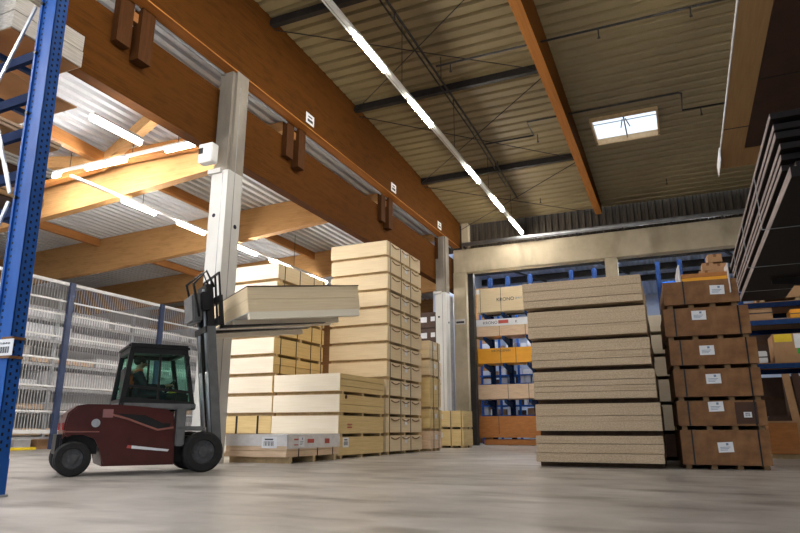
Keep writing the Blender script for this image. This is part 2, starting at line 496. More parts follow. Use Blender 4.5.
# store behind the portal
b = MB()
for i in range(58):
    x = -10 + i * .28
    b.prism([(x, 8.9), (x + .1, 8.9), (x + .14, 8.96), (x + .24, 8.96), (x + .28, 8.9), (x + .28, 9.1), (x, 9.1)], 26.55, 46, 'y')
struct('ceiling_store', b, M['backwall'])
struct('wall_store_back', MB().box(-10, 8, 42, 42.2, 0, 9), M['backwall'])
struct('wall_store_left', MB().box(-10.1, -9.9, 26.55, 42, 0, 9), M['backwall'])
struct('wall_right', MB().box(6.2, 6.4, -6, 42, 0, 10.6), M['clad'])
for y in (29.2, 31.4, 33.8, 36.2):
    struct('store_beam', MB().box(-9.9, 6.2, y, y + .14, 8.55, 8.88), M['steel_dark'])
for x in (-8.9, -4.6, .8):
    struct('store_brace_beam', MB().bar((x, 27, 8.5), (x + 2.6, 34, 8.5), .09), M['steel_dark'])


# ------------------------------------------------------------------ lights
def light(name, mt, a, c, label, cat, group=None, along='y', w=.055, house=True):
    """batten: housing above, glowing tube below; a = centre, c = length"""
    o = E(name, a, 0 if along == 'y' else -pi / 2, label, cat, group)
    MB().box(-.075, .075, -c / 2, c / 2, .045, .10).build('housing', M['white'], o)
    MB().tube([(0, -c / 2 + .01, 0), (0, c / 2 - .01, 0)], w, 10).build('tube', mt, o)
    return o


tr = E('light_trunking', (-5.66, 0, 8.80), 0, 'long white trunking carrying the row of lit tubes under the main roof', 'light trunking')
MB().box(-.05, .05, -3, 25.9, .05, .12).build('rail', M['white'], tr)
MB().box(-.13, -.1, -3, 25.9, .08, .11).build('conduit', M['white'], tr)
for y in (4, 7.9, 12.9, 16.9, 20.6, 23.9):
    MB().bar((0, y, .1), (0, y, zr(y) - 8.8), .014).build('hanger', M['steel_dark'], tr)
ML = [(-1.2, 'unseen'), (2.0, ''), (5.2, '')]
ylist = [(-1.5, 1.5), (1.6, 1.5), (4.7, 1.5), (7.6, 1.5), (11.16, 1.46), (14.15, 1.5), (18.74, 1.3), (21.78, 1.52), (24.7, 1.9)]
names = ['lit tube under the main roof, behind the camera', 'lit tube under the main roof, above the camera', 'lit tube under the main roof, just out of the frame', 'lit tube under the main roof, hidden by the top edge',
         'topmost lit tube on the trunking under the main roof', 'second lit tube from the top on the main roof trunking', 'third lit tube from the top on the main roof trunking', 'fourth lit tube from the top, next to last before the lintel', 'last lit tube of the trunking, close to the concrete lintel']
for (y, c), nm in zip(ylist, names):
    light('ceiling_light', M['tube'], (-5.66, y, 8.79), c, nm, 'ceiling light', 'lit tubes on the main trunking')
for k, (y, nm) in enumerate(((6.0, 'unseen tube added over the right-hand racks in the middle of the hall'), (12.0, 'unseen tube added over the right-hand racks near the far end'), (13.2, 'unseen tube added to light the gap between the right-hand racks and the stacks'))):
    light('ceiling_light', M['tube'], (3.3 if y != 13.2 else 2.0, y, 8.8), 1.5, nm, 'ceiling light', 'unseen tubes added over the right-hand racks')  # out-of-view tubes added to brighten the right-hand stacks
# side hall rows
tl = E('light_trunking', (-12.57, 0, 6.30), 0, 'white light trunking running away under the side hall roof', 'light trunking')
MB().box(-.04, .04, 9.4, 30, .05, .11).build('rail', M['white'], tl)
for y in (11.6, 14.5, 18.8): MB().bar((0, y, .1), (0, y, 1.33), .012).build('hanger', M['steel_dark'], tl)
tx = E('light_trunking', (0, 10.05, 6.88), 0, 'white light trunking crossing the side hall in front of the pale beam', 'light trunking')
MB().box(-17, -9.3, -.04, .04, .05, .11).build('rail', M['white'], tx)
for x in (-15, -13.5, -11.4, -10.0): MB().bar((x, 0, .1), (x, 0, .6), .012).build('hanger', M['steel_dark'], tx)
for k, (y, c) in enumerate(((11.5, 1.1), (13.45, 1.1), (16.0, 1.1), (17.9, 1.1), (20.5, 1.2), (23, 1.2))):
    light('ceiling_light', M['tube_left'], (-12.57, y, 6.29), c, ['lit tube left of the grey column below the small roof window', 'lit tube touching the left edge of the grey column', 'lit tube just right of the grey column in the side hall', 'small bright tube above the far cream stack in the side hall', 'lit tube far back in the side hall, behind the cream stack', 'farthest lit tube at the end of the side hall'][k], 'ceiling light', 'tubes running away in the side hall')
for k, (x, c) in enumerate(((-14.35, 1.0), (-12.25, 1.3), (-9.85, 1.0))):
    light('ceiling_light', M['tube_left'], (x, 10.05, 6.87), c, ['lit tube beside the blue post on the cross trunking', 'middle lit tube of the trunking crossing the side hall', 'lit tube of the cross trunking nearest the grey column'][k], 'ceiling light', 'tubes on the cross trunking', along='x')
light('ceiling_light', M['tube_left'], (-9.62, 8.05, 6.30), 1.2, 'highest lit tube in the side hall, above the cross trunking', 'ceiling light')
for x, y in ((-11.5, 5.2), (-11.5, 2.2), (-11.5, -.8), (-16, 5.5), (-16, 2.0), (-16, -1.5), (-9.6, 4.0), (-9.6, 1.0)):
    light('ceiling_light', M['tube_left'], (x, y, 6.6), 1.5, 'lit tube of the side hall outside the frame', 'ceiling light', 'side hall tubes out of view')
for k, (x, y) in enumerate(((-7.2, 27.0), (-5.2, 27.0), (-3.2, 27.0), (-1, 27.0), (1.6, 27.0), (-7.4, 28.9), (-5.6, 28.9), (-1, 28.9), (2.0, 28.9))):
    light('ceiling_light', M['tube_back'], (x, y, 8.6), 1.5, 'lit tube hanging in the store behind the portal', 'ceiling light', 'tubes of the store behind the portal', along='x')

# ------------------------------------------------------------------ roof steel and sprinkler pipes
for k, y in enumerate((11.25, 15.75, 21.3)):
    tag(MB().box(-8.55, -2.62, y, y + .16, zr(y) - .24, zr(y) - .10).box(-8.55, -2.62, y + .06, y + .10, zr(y) - .1, zr(y) + .02).build('roof_purlin', M['steel_dark']), ['dark steel bar across the roof at the top edge of the view', 'dark steel bar across the roof, the middle one of three', 'dark steel bar across the roof closest to the end wall'][k], 'steel bar', 'dark bars across the main roof')
for k, (p, q) in enumerate((((-8.5, 11.4), (-2.7, 15.7)), ((-8.5, 15.7), (-2.7, 11.4)), ((-8.5, 16), (-2.7, 21.2)), ((-8.5, 21.2), (-2.7, 16)), ((-8.5, 21.5), (-2.7, 26)), ((-8.5, 26), (-2.7, 21.5)))):
    zz = zr(p[1]) - .30
    tag(MB().tube([(p[0], p[1], zz), (q[0], q[1], zr(q[1]) - .30)], .014, 6).build('tie_rod', M['steel_dark']), ['thin bracing rod under the roof, from the top edge towards the orange beam', 'thin bracing rod under the roof crossing at the topmost lit tube', 'thin bracing rod crossing the middle roof bay to the right beam', 'thin bracing rod crossing the middle roof bay over the trunking', 'thin bracing rod in the last bay before the end wall', 'thin bracing rod in the last bay, crossing behind the lit tubes'][k], 'bracing rod', 'bracing rods under the main roof')
sp = E('sprinkler_pipe', (0, 0, 9.9), 0, 'dark sprinkler pipework with thin branches hanging under the main roof', 'sprinkler pipe')
MB().tube([(-5.1, 4, 0), (-5.25, 17.8, 0), (-5.5, 24.6, 0)], .035, 6).build('main_pipe', M['steel_dark'], sp)
MB().tube([(-5.3, 4, .12), (-5.45, 17.8, .12), (-5.7, 24.6, .12)], .025, 6).build('main_pipe', M['steel_dark'], sp)
for pts in ([(-5.1, 13.85, 0), (2.8, 13.95, 0)], [(-5.2, 8.2, 0), (2.8, 8.3, 0)], [(-3.62, 18.9, 0), (-3.62, 17.9, 0), (.7, 17.9, 0), (.78, 17.95, 0), (.8, 19.05, 0), (4, 19.1, 0)], [(-5.5, 24.6, 0), (4.5, 24.4, 0)], [(-5.25, 18.9, 0), (-3.62, 18.9, 0)]):
    MB().tube(pts, .028, 6).build('branch_pipe', M['steel_dark'], sp)
for x, y in ((-4.7, 13.85), (-1.0, 13.9), (1.0, 13.9), (-4.6, 24.6), (.2, 24.5), (-3.5, 18.9), (1.3, 19.05), (-5.15, 11.3), (-5.2, 15.5), (-5.35, 20.5)):
    MB().tube([(x, y, 0), (x, y, -.22)], .016, 6).lathe([(.04, 0), (.02, .05)], (x, y, -.26), 'z', 8).build('sprinkler_head', M['steel_dark'], sp)
for x, y in ((-5.1, 9), (-5.2, 14.5), (-5.4, 21)): MB().tube([(x, y, 0), (x, y, zr(y) - 9.9)], .012, 6).build('hanger', M['steel_dark'], sp)


# ------------------------------------------------------------------ board packs
ORD = ['', 'bottom', 'second', 'third', 'fourth', 'fifth', 'sixth', 'seventh', 'eighth', 'ninth', 'tenth', 'eleventh', 'twelfth']


def paper(parent, x, y, z, w, h, face='front', tilt=0, marks='blue', name='paper_label'):
    """a printed sheet stuck on the front (-Y) or right (+X) face; x,y,z = centre on the face"""
    def put(b, u0, u1, v0, v1, t0, t1):
        if face == 'front': b.box(u0, u1, -t1, -t0, v0, v1)
        else: b.box(t0, t1, u0, u1, v0, v1)
    o = MB(); put(o, -w / 2, w / 2, -h / 2, h / 2, .001, .004)
    o = o.build(name, M['paper'], parent)
    o.location = (x, y, z)
    o.rotation_euler = (0, tilt, 0) if face == 'front' else (tilt, 0, 0)
    q = MB()
    if marks == 'blue':
        put(q, w * .04, w * .2, h * .18, h * .40, .004, .006)
        for k in range(3): put(q, -w * .36, w * (.3 - .1 * k), -h * (.02 + .14 * k), h * (.03 - .14 * k), .004, .006)
        q.build('print', M['ink_blue'], o)
    elif marks == 'code':
        for k in range(7): put(q, -w * .35 + k * w * .1, -w * .35 + k * w * .1 + w * (.03 + .03 * (k % 2)), -h * .3, h * .1, .004, .006)
        put(q, -w * .3, w * .25, h * .2, h * .32, .004, .006)
        q.build('print', M['ink'], o)
    else:
        q.bm.free()
    return o


def pack(label, group, x, y, z, w, d, h, mt, rot=0, bear='x', nb=3, bh=.08, straps=(), sdir='x', slabs=1, lab=None, smat='strap', name='board_pack', cat='board pack', inset=.0, sw=.02, top=None, bmat='bearer'):
    """x0,y0,z = front left bottom corner, w along X, d along Y, h total incl. bearers"""
    o = E(name, (x + w / 2, y, z), rot, label, cat, group)
    hw = w / 2
    b = MB()
    zz = bh
    hb = h - bh
    cuts = [0]
    for k in range(slabs - 1): cuts.append(cuts[-1] + (1. / slabs) * random.uniform(.8, 1.2))
    cuts = [c / 1.0 for c in cuts] + [1]
    for k in range(slabs):
        z0, z1 = zz + hb * cuts[k], zz + hb * cuts[k + 1] - (.007 if k < slabs - 1 else 0)
        j = random.uniform(-.006, .006)
        if top is not None and k == slabs - 1:
            pass
        b.box(-hw + j, hw + j, j, d + j, z0, z1, .004)
    b.build('boards', M[mt], o)
    bw = .09
    for k in range(nb):
        if bear == 'x':
            yy = inset + .03 + (d - 2 * inset - .06 - bw) * k / (nb - 1)
            if nb > 2: yy = max(.12, min(d - .12 - bw, yy)) if k in (0, nb - 1) else yy
            MB().box(-hw + .01, hw - .01, yy, yy + bw, 0, bh).build('bearer', M[bmat], o)
        else:
            xx = -hw + .04 + (w - .08 - bw) * k / (nb - 1)
            MB().box(xx, xx + bw, .06, d - .02, 0, bh).build('bearer', M[bmat], o)
    if bear == 'y' and bh > .03: MB().box(-hw + .02, hw - .02, d * .6, d * .6 + .06, .002, bh - .002).build('gap_blocker', M['bearer_dark'], o)  # added runner that blocks bright background showing through the gaps
    e = .004
    for f in straps:
        if sdir == 'x':
            yy = d * f
            s = MB().box(-hw - .008, -hw + .001, yy - sw / 2, yy + sw / 2, bh - e, h + e).box(hw - .001, hw + .010, yy - sw / 2, yy + sw / 2, bh - e, h + e).box(-hw, hw, yy - sw / 2, yy + sw / 2, h - .001, h + e)
        else:
            xx = -hw + w * f
            s = MB().box(xx - sw / 2, xx + sw / 2, -.010, .001, bh - e, h + e).box(xx - sw / 2, xx + sw / 2, d - .001, d + .010, bh - e, h + e).box(xx - sw / 2, xx + sw / 2, 0, d, h - .001, h + e)
        s.build('strap', M[smat], o)
    if lab:
        for q in lab: paper(o, *q[:3], q[3], q[4], *(q[5:]))
    return o


# tall stack, twelve packs
g = 'cream packs of the tallest stack'
for k in range(12):
    h = .49
    jx = random.uniform(-.015, .015)
    labs = [(.915, 1.30, h - .13, .17, .15, 'right', 0, 'none')]
    o = pack('%s cream board pack %s of the tallest stack' % (ORD[k + 1], 'from the floor' if k else 'on the floor'), g, -9.12 + jx, 15.6 + random.uniform(-.01, .02), k * h, 1.82, 2.5, h, 'cream', straps=(.08, .38, .66), lab=labs, slabs=1)
    # dark protective straps under the top edge of the side
    for (a, c) in ((.12, .34), (.42, .62), (.70, .92)):
        q = MB()
        n = 5
        for i in range(n):
            f0, f1 = i / n, (i + 1) / n
            dip = lambda f: h - .05 - .05 * sin(pi * f)
            y0, y1 = 2.5 * (a + (c - a) * f0), 2.5 * (a + (c - a) * f1)
            q.bar((.917, y0, dip(f0)), (.917, y1, dip(f1)), .008, .03)
        q.build('cover_strip', M['brownboard'], o)
# short pale stack, four packs
g = 'pale packs of the short stack'
for k in range(4):
    o = pack('%s pale board pack %s of the short stack beside the tall one' % (ORD[k + 1], 'from the floor' if k else 'on the floor'), g, -9.13 + random.uniform(-.02, .02), 13.0 + random.uniform(-.015, .02), k * .482, 1.83, 2.4, .482, 'cream_yellow', bh=.075, slabs=[1, 1, 2, 3][k], straps=())
    if k == 0: paper(o, .915, .35, .36, .28, .22, 'right', 0, 'code')
    if k == 1: MB().box(.915, .917, .42, .66, .2, .23).box(.915, .917, .42, .66, .27, .30).build('print', M['ink_red'], o)
    if k == 2: MB().ball((.92, .3, .43), .05, .4, 1, 1).build('knot', M['brownwood'], o)
    # strong light on the pack front, put into a paler sheet
    MB().box(-.914, .914, -.012, -.0, .08, .478).build('lit_front', M['cream_white'], o)
# wrapped pack on the floor in front
o = pack('white wrapped board pack lying on the floor in front of the cream stacks', None, -8.72, 10.85, 0, 1.49, 2.08, .55, 'lightwood', bear='x', nb=3, bh=.12, straps=(.2, .55, .86), slabs=3, name='wrapped_pack')
MB().box(-.755, .755, -.012, .0, .33, .552).box(-.755, .755, -.012, 2.09, .55, .556).box(.746, .757, -.012, 2.09, .28, .552).build('film_wrap', M['film'], o)
paper(o, .33, -.012, .40, .36, .22, 'front', 0, 'code')
paper(o, .757, .50, .41, .20, .2, 'right', 0, 'blue')
MB().box(.757, .759, .22, .38, .34, .36).box(.757, .759, .22, .38, .44, .47).box(.757, .759, .72, .98, .38, .46).box(.757, .759, 1.42, 1.62, .36, .46).build('print', M['ink_red'], o)
# far left stack behind the forklift load
g = 'cream packs of the left stack behind the forklift'
for k in range(10):
    o = pack('%s cream board pack %s of the stack behind the raised forklift load' % (ORD[k + 1], 'from the floor' if k else 'on the floor'), g, -11.12 + random.uniform(-.015, .015), 13.2 + random.uniform(-.01, .02), k * .485, 1.82, 2.4, .485, 'cream_yellow' if k != 9 else 'cream', straps=(.12, .42, .72, .94), smat='strap_black', slabs=[2, 1, 1, 2, 2, 1, 1, 1, 1, 1][k])
    if k != 1:
        MB().box(-.905, .905, -.012, 0, .085, .482).build('lit_front', M['cream_white'], o)  # paler sheet paints the light falling on the front
    else:
        for f in (-.12, .52): MB().box(f - .02, f + .02, -.02, 0, .06, .49).build('strap', M['strap_black'], o)
# narrow stack beyond the tall one
g = 'packs of the narrow stack beyond the tallest one'
zz = 0
for k, (h, m, nm) in enumerate(((.60, 'lightwood', 'pinkish wrapped'), (.66, 'cream_yellow', 'brownish'), (.98, 'cream_yellow', 'tall strapped'), (.54, 'cream', 'pale'), (.62, 'cream', 'topmost pale'))):
    pack('%s board pack of the narrow stack between the tallest stack and the white column' % nm, g, -8.35, 18.7, zz, 1.08, 1.0 + .05 * (k % 2), h, m, straps=(.3, .75), slabs=2, lab=[(.542, .5, h * .7, .16, .14, 'right', 0, 'none')])
    zz += h
g = 'low packs in front of the white column'
for k in range(2):
    pack(['lower yellowish pack on the floor in front of the white end column', 'upper yellowish pack in the low stack before the white end column'][k], g, -8.37, 22.4, k * .655, .94, 1.1, .655, 'cream_yellow', bear='y', straps=(.06, .5, .93), sdir='y', lab=[(-.37, -.004, .45, .1, .18, 'front', 0, 'none')])
# rack with dark cartons deep in the side hall
r = E('storage_rack', (-10.6, 25.6, 0), 0, 'blue storage rack deep in the side hall between tall stack and column', 'rack')
for x, y in ((-.9, 0), (.95, 0), (-.9, 1), (.95, 1)): MB().box(x - .05, x + .05, y - .05, y + .05, 0, 4.3).build('post', M['blue'], r)
for z in (4.15,): MB().box(-.95, 1.0, -.06, 1.06, z, z + .12).build('shelf', M['blue'], r)
for k in range(2):
    c = E('wrapped_carton', (-10.55, 25.6, 4.27 + k * .70), 0, ['lower dark brown carton stacked in the side hall left of the white column', 'upper dark brown carton stacked in the side hall left of the white column'][k], 'carton', 'dark cartons in the side hall')
    MB().box(-.9, .9, 0, 1, 0, .68, .01).build('box', M['carton_dark'], c)
    paper(c, .35, -.001, .36, .3, .24, 'front', 0, 'none')
    paper(c, .78, -.001, .38, .2, .2, 'front', 0, 'none')

# chipboard stack, six packs, front right of the middle
lev = [0, .54, 1.10, 1.68, 2.235, 2.82, 3.39]
xl = [(-2.57, -.41), (-2.55, -.40), (-2.55, -.43), (-2.56, -.47), (-2.61, -.49), (-2.68, -.52)]
for k in range(6):
    h = lev[k + 1] - lev[k]
    o = pack('%s chipboard pack %s of the big stack standing in front of the portal' % (ORD[k + 1], 'from the floor' if k else 'on the floor'), 'chipboard packs of the big stack', xl[k][0], 11.95 + random.uniform(-.03, .02), lev[k], xl[k][1] - xl[k][0], 2.75, h, 'chip', bear='x', nb=3, bh=.085, inset=.30, slabs=(3, 2, 4, 3, 2, 3)[k], rot=radians(1.0), bmat='bearer_dark')
tag(MB().box(-2.2, -.6, 12.5, 13.6, 3.39, 3.42, .005).build('cover_board', M['white']), 'thin white sheet lying on top of the big chipboard stack', 'sheet')
# narrow pale stack behind it
zz = 0
for k, (h, m) in enumerate(((.55, 'carton_dark'), (.62, 'cream'), (.55, 'cream'), (.5, 'cream'), (.5, 'cream'), (.45, 'cream'))):
    pack(['dark pack at the floor in the gap between chipboard and brown packs', 'second pale pack in the gap between the chipboard and brown stacks', 'third pale pack in the gap between the chipboard and brown stacks', 'fourth pale pack in the gap between the chipboard and brown stacks', 'fifth pale pack in the gap between the chipboard and brown stacks', 'topmost pale pack in the gap between the chipboard and brown stacks'][k], 'packs in the gap behind the chipboard stack', -1.6, 15.3, zz, 1.55 + .015 * k, 2.0, h, m if k == 0 else 'cream_white', bear='y', straps=(.985, .86), sdir='y', smat='strap_black')
    zz += h
# brown packs with white labels
BR = [(-.13, 1.22, 0, .64, .5, .33), (-.14, 1.22, .64, .49, .45, .36), (-.14, 1.22, 1.13, .545, .46, .34), (-.16, 1.23, 1.675, .515, .43, .29), (-.20, 1.17, 2.19, .57, .42, .40), (-.16, 1.06, 2.76, .49, .72, .27)]
rb = radians(3.5)
for k, (x0, x1, z0, h, lx, lz) in enumerate(BR):
    w = x1 - x0
    o = pack('%s brown fibreboard pack %s of the strapped stack with white labels' % (ORD[k + 1], 'from the floor' if k else 'on the floor'), 'strapped brown packs with white labels', x0, 12.3, z0, w, 2.0, h, 'brownboard', rot=rb, bear='y', nb=4, bh=.07, bmat='bearer_mid', straps=(.13, .88) if k < 5 else (.27,), sdir='y', smat='strap_black', sw=.025)
    paper(o, -w / 2 + w * lx + .0, -.004, lz + .03, .235, .165, 'front', radians(-3 + k), 'blue')
    if k == 1:
        paper(o, .40, -.012, .25, .12, .09, 'front', 0, 'code')
        MB().box(.22, .55, -.008, 0, .1, .46).build('dark_patch', M['darkboard'], o)
    e = MB().box(-w / 2 - .004, -w / 2 + .16, -.006, .3, .09, h - .005)
    e.build('corner_guard', M['brownboard'], o)
# things on top of the brown stack
o = E('lumber_bundle', (.58, 12.36, 3.25), rb, 'flat orange wooden boards lying on top of the brown packs', 'lumber bundle')
for k in range(2): MB().box(-.42, .33, 0, 1.6, k * .075, k * .075 + .07).build('board', M['orange_wood'] if k else M['orange'], o)
MB().box(.335, .355, -.04, .3, -.0, .28, .006).box(.335, .355, -.09, -.05, -.26, .28, .006).build('film_wrap', M['film'], o)
MB().box(-.46, -.43, .0, .9, .0, .33, .008).build('film_wrap', M['film'], o)
CB = [(.62, 13.1, 3.405, .26, .2, 0), (.87, 13.1, 3.405, .22, .15, 0), (.66, 13.12, 3.61, .2, .15, .05), (.85, 13.12, 3.56, .26, .17, -.06), (.80, 13.14, 3.765, .25, .16, .1)]
for k, (x, y, z, w, h, rz) in enumerate(CB):
    c = E('cardboard_box', (x, y, z), rz, ['lower cardboard box left in the pile on the brown stack', 'lower cardboard box right in the pile on the brown stack', 'middle cardboard box at left in the pile on the brown stack', 'middle cardboard box at right in the pile on the brown stack', 'topmost cardboard box of the pile on the brown stack'][k], 'cardboard box', 'cardboard boxes on the brown stack')
    MB().box(-w / 2, w / 2, 0, .3, 0, h - .004, .004).build('box', M['carton'], c)
    MB().box(-.025, .025, -.002, .302, h - .0045, h - .003).box(-.025, .025, -.002, 0, h - .06, h - .004).build('tape', M['brownboard'], c)

# ------------------------------------------------------------------ cantilever rack behind the portal
r = E('cantilever_rack', (0, 28.2, 0), 0, 'blue cantilever rack with uprights behind the concrete portal', 'rack')
UP = (-7.85, -7.0, -5.95, -4.1, -3.1, -.5, .36, 1.42)
for x in UP:
    u = MB().box(x - .09, x + .09, -.12, .12, 0, 7.55).build('upright', M['rack_navy'], r)
for x in UP[:4]:
    for z in (5.6, 4.55, 3.36, 1.82):
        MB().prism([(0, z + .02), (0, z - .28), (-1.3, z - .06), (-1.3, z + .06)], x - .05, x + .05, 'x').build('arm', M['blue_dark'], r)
MB().box(-8.3, -5, -.05, .05, 7.0, 7.08).build('tie_bar', M['blue'], r)
MB().box(-.5, 1.42, -.05, .05, 6.6, 6.68).build('tie_bar', M['blue'], r)


def rackpack(label, x0, x1, z0, z1, mt, straps, y=26.95, d=1.2, bh=.02):
    return pack(label, 'long packs in the rack behind the portal', x0, y, z0, x1 - x0, d, z1 - z0, mt, bear='y', nb=4, bh=bh, straps=straps, sdir='y', name='long_pack', cat='board pack', slabs=1)


def lettering(parent, txt, x, y, z, size, mt, rot=(pi / 2, 0, 0)):
    c = bpy.data.curves.new('lettering', 'FONT')
    c.body = txt
    c.size = size
    c.extrude = .001
    c.materials.append(M[mt])
    t_ = bpy.data.objects.new('lettering', c)
    COL.objects.link(t_)
    bpy.context.view_layer.update()
    me = bpy.data.meshes.new_from_object(t_.evaluated_get(bpy.context.evaluated_depsgraph_get()))
    bpy.data.objects.remove(t_)
    o = bpy.data.objects.new('lettering', me)
    COL.objects.link(o)
    o.parent = parent
    o.location = (x, y, z)
    o.rotation_euler = rot
    return o


o = rackpack('cream printed pack on the topmost arms of the rack behind the portal', -8.15, -4.9, 5.66, 6.80, 'cream', (.05, .34), bh=.06)
lettering(o, 'KRONO', -.72, -.006, .52, .22, 'ink')
lettering(o, 'SPAN', .12, -.006, .56, .13, 'ink_blue')
paper(o, -1.56, -.002, 1.0, .14, .2, 'front', 0, 'none')
o = rackpack('pale pack with white printed cover on the second arms of the portal rack', -8.38, -5.0, 4.62, 5.38, 'lightwood', (.05, .36, .7))
MB().box(-1.69, 1.69, -.016, 0, .46, .765).box(-1.69, 1.69, -.016, 1.2, .76, .768).build('cover', M['paper'], o)
lettering(o, 'KRONO', -1.2, -.018, .55, .18, 'ink')
MB().box(-.5, -.05, -.018, -.016, .55, .7).build('print', M['ink_red'], o)
lettering(o, 'K', .25, -.018, .55, .16, 'ink')
o = rackpack('bright orange wrapped pack on the rack behind the portal', -8.55, -5.2, 3.43, 4.10, 'orange', (.11, .42, .62))
lettering(o, 'KRONOSPAN', -.68, -.008, .50, .14, 'ink')
o = rackpack('pale lumber pack on the lowest arms of the portal rack', -8.3, -5.0, 1.90, 2.53, 'lightwood', (.02, .43, .7))
o = rackpack('orange-brown board pack near the floor behind the portal', -8.22, -4.9, .30, 1.20, 'orange_wood', (.27,), y=26.9)
MB().box(-1.62, 1.62, -.05, 0, .02, .16).build('ledge', M['orange_wood'], o)
o = rackpack('orange-brown board pack lying on the floor behind the portal', -8.0, -4.9, 0, .24, 'orange_wood', ())
# blue rack with small goods further back
r = E('shelving_rack', (-6.6, 29.6, 0), 0, 'blue shelving with small goods deep behind the portal', 'rack')
for x in (-2.2, -1.3, -.4, .6, 1.6):
    MB().box(x - .05, x + .05, -.05, .05, 0, 7.0).build('post', M['blue'], r)
SH = (.35, 1.3, 1.75, 2.75, 3.15, 4.35, 5.5)
for z in SH: MB().box(-2.3, 1.7, -.06, .9, z - .06, z).build('shelf', M['blue'], r)
rnd = random.Random(3)
cols = {'white': 'carton_white', 'blue': 'carton_blue', 'brown': 'carton', 'dark': 'carton_dark', 'reddish': 'carton_red'}
for si, z in enumerate(SH):
    x = -2.15
    while x < 1.45:
        w = rnd.uniform(.14, .40); h = rnd.uniform(.18, .40)
        cn = rnd.choice(['white', 'white', 'blue', 'brown', 'white', 'dark', 'white', 'white'])
        c = MB().box(0, w, 0, .35, 0, h, .006).build('small_carton', M[cols[cn]])
        c.location = (-6.6 + x, 29.6, z)
        tag(c, 'small %s carton on the %s shelf of the blue shelving behind the portal' % (cn, ['lowest', 'second', 'third', 'fourth', 'fifth', 'sixth', 'top'][si]), 'carton', '%s cartons on the %s shelf behind the portal' % (cn, ['lowest', 'second', 'third', 'fourth', 'fifth', 'sixth', 'top'][si]))
        x += w + rnd.uniform(.01, .14)
# rack on the far right
r = E('pallet_rack', (2.9, 18, 0), 0, 'dark blue pallet rack behind the brown packs at the right edge', 'rack')
for x in (-1.35, 2.4):
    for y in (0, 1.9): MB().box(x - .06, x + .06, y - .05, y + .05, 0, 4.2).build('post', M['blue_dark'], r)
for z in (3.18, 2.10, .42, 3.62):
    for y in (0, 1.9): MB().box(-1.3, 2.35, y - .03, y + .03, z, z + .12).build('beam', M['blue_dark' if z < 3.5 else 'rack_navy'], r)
    MB().box(-1.3, 2.35, -.02, 1.95, z + .12, z + .14).build('shelf', M['shelf_under'], r)
c = E('cardboard_box', (2.75, 18.0, 2.24), 0, 'wide cardboard box with yellow and white print on the right rack', 'cardboard box')
MB().box(-.62, .85, 0, .9, 0, .70, .008).build('box', M['carton'], c)
MB().box(-.58, -.2, -.004, 0, .50, .69).build('yellow_print', M['yellow'], c)
MB().box(-.16, .6, -.004, 0, .34, .69).build('white_label', M['paper'], c)
MB().box(-.12, .6, -.007, -.004, .20, .33).build('green_print', M['ink_green'], c)
MB().box(.0, .3, -.007, -.004, .52, .55).box(.34, .42, -.007, -.004, .42, .5).build('print', M['ink_red'], c)
for k, (x, z, w, h, m, nm) in enumerate(((1.95, 3.32, .55, .34, 'carton', 'tan paper parcel on the top beam of the right rack'), (3.1, 3.32, 1.0, .22, 'orange', 'orange wrapped parcel on the top beam of the right rack'), (1.85, 2.24, .26, .30, 'paper', 'white paper bag on the right rack beside the cardboard box'), (1.95, 2.56, .0, .0, '', ''), (2.05, .56, .5, .4, 'carton_dark', 'dark carton in the lower bay of the right rack'), (2.62, .56, .5, .28, 'carton', 'brown carton low in the right rack'), (3.2, .56, .6, .35, 'carton_white', 'white parcel low in the right rack'))):
    if not w: continue
    o = E('parcel', (x, 18.02, z), 0, nm, 'parcel')
    MB().box(-w / 2, w / 2, 0, .6, 0, h, .02).build('wrapping', M[m], o)
    MB().box(-w / 2 - .002, w / 2 + .002, -.003, .2, h * .45, h * .55).build('tape', M['strap'], o)
o = pack('tan board pack on the top level of the right rack behind the black pile', None, 1.95, 17.9, 3.76, 1.7, 1.1, .55, 'carton', bear='y', nb=3, bh=.06, straps=(.2, .75), sdir='y')
for k, (x, z, w, h, m, nm) in enumerate(((1.95, .0, .9, .40, 'carton_dark', 'dark crate on the floor behind the right rack'), (2.0, 1.0, 1.1, 1.05, 'carton_dark', 'tall dark crate behind the leaning boards'), (2.95, .0, 1.0, 1.1, 'darkboard', 'brown-black crate on the floor at the right edge'), (2.9, 1.1, .9, .9, 'carton_dark', 'upper dark crate at the right edge behind the packets'), (2.0, 2.24, .8, .85, 'carton_dark', 'dark crate on the second level beside the wide cardboard box'), (3.0, 2.24, .9, .8, 'carton_dark', 'dark crate behind the wide cardboard box with yellow print'))):
    zz_ = {0: .0, 1: .0}.get(k, z)
    hh_ = h if k != 1 else 2.05
    yy_ = 19.4 if z < 2 else 18.95
    if k == 1: yy_ = 20.4
    c = E('wooden_crate', (x, yy_ + (.25 if z >= 2 else 0), zz_ if z < 2 else 2.24), 0, nm, 'crate', 'dark crates around the right rack')
    MB().box(-w / 2, w / 2, 0, .55, 0, hh_, .01).build('box', M[m], c)
    for f in (.2, .7): MB().box(-w / 2 - .01, w / 2 + .01, -.015, .0, hh_ * f, hh_ * f + .09).build('batten', M['bearer_dark'], c)
o = E('leaning_boards', (2.4, 17.6, .0), 0, 'brown boards leaning upright against the right rack', 'boards')
for k in range(3): MB().bar((k * .22, 0, .0), (k * .2 - .12, .3, 1.95), .16, .03, up=(0, 1, 0)).build('board', M['carton'] if k != 1 else M['darkboard'], o)
o = E('blue_packet_stack', (2.78, 17.97, .56), 0, 'blue and white packets standing in the lower bay of the right rack', 'packets')
for k in range(7): MB().box(.1, .42, .0, .3, k * .17 + .36, k * .17 + .50, .01).build('packet', M['carton_white'] if k % 2 else M['carton_blue'], o)
MB().box(.08, .44, -.0, .34, 0, .36).build('base', M['carton_dark'], o)
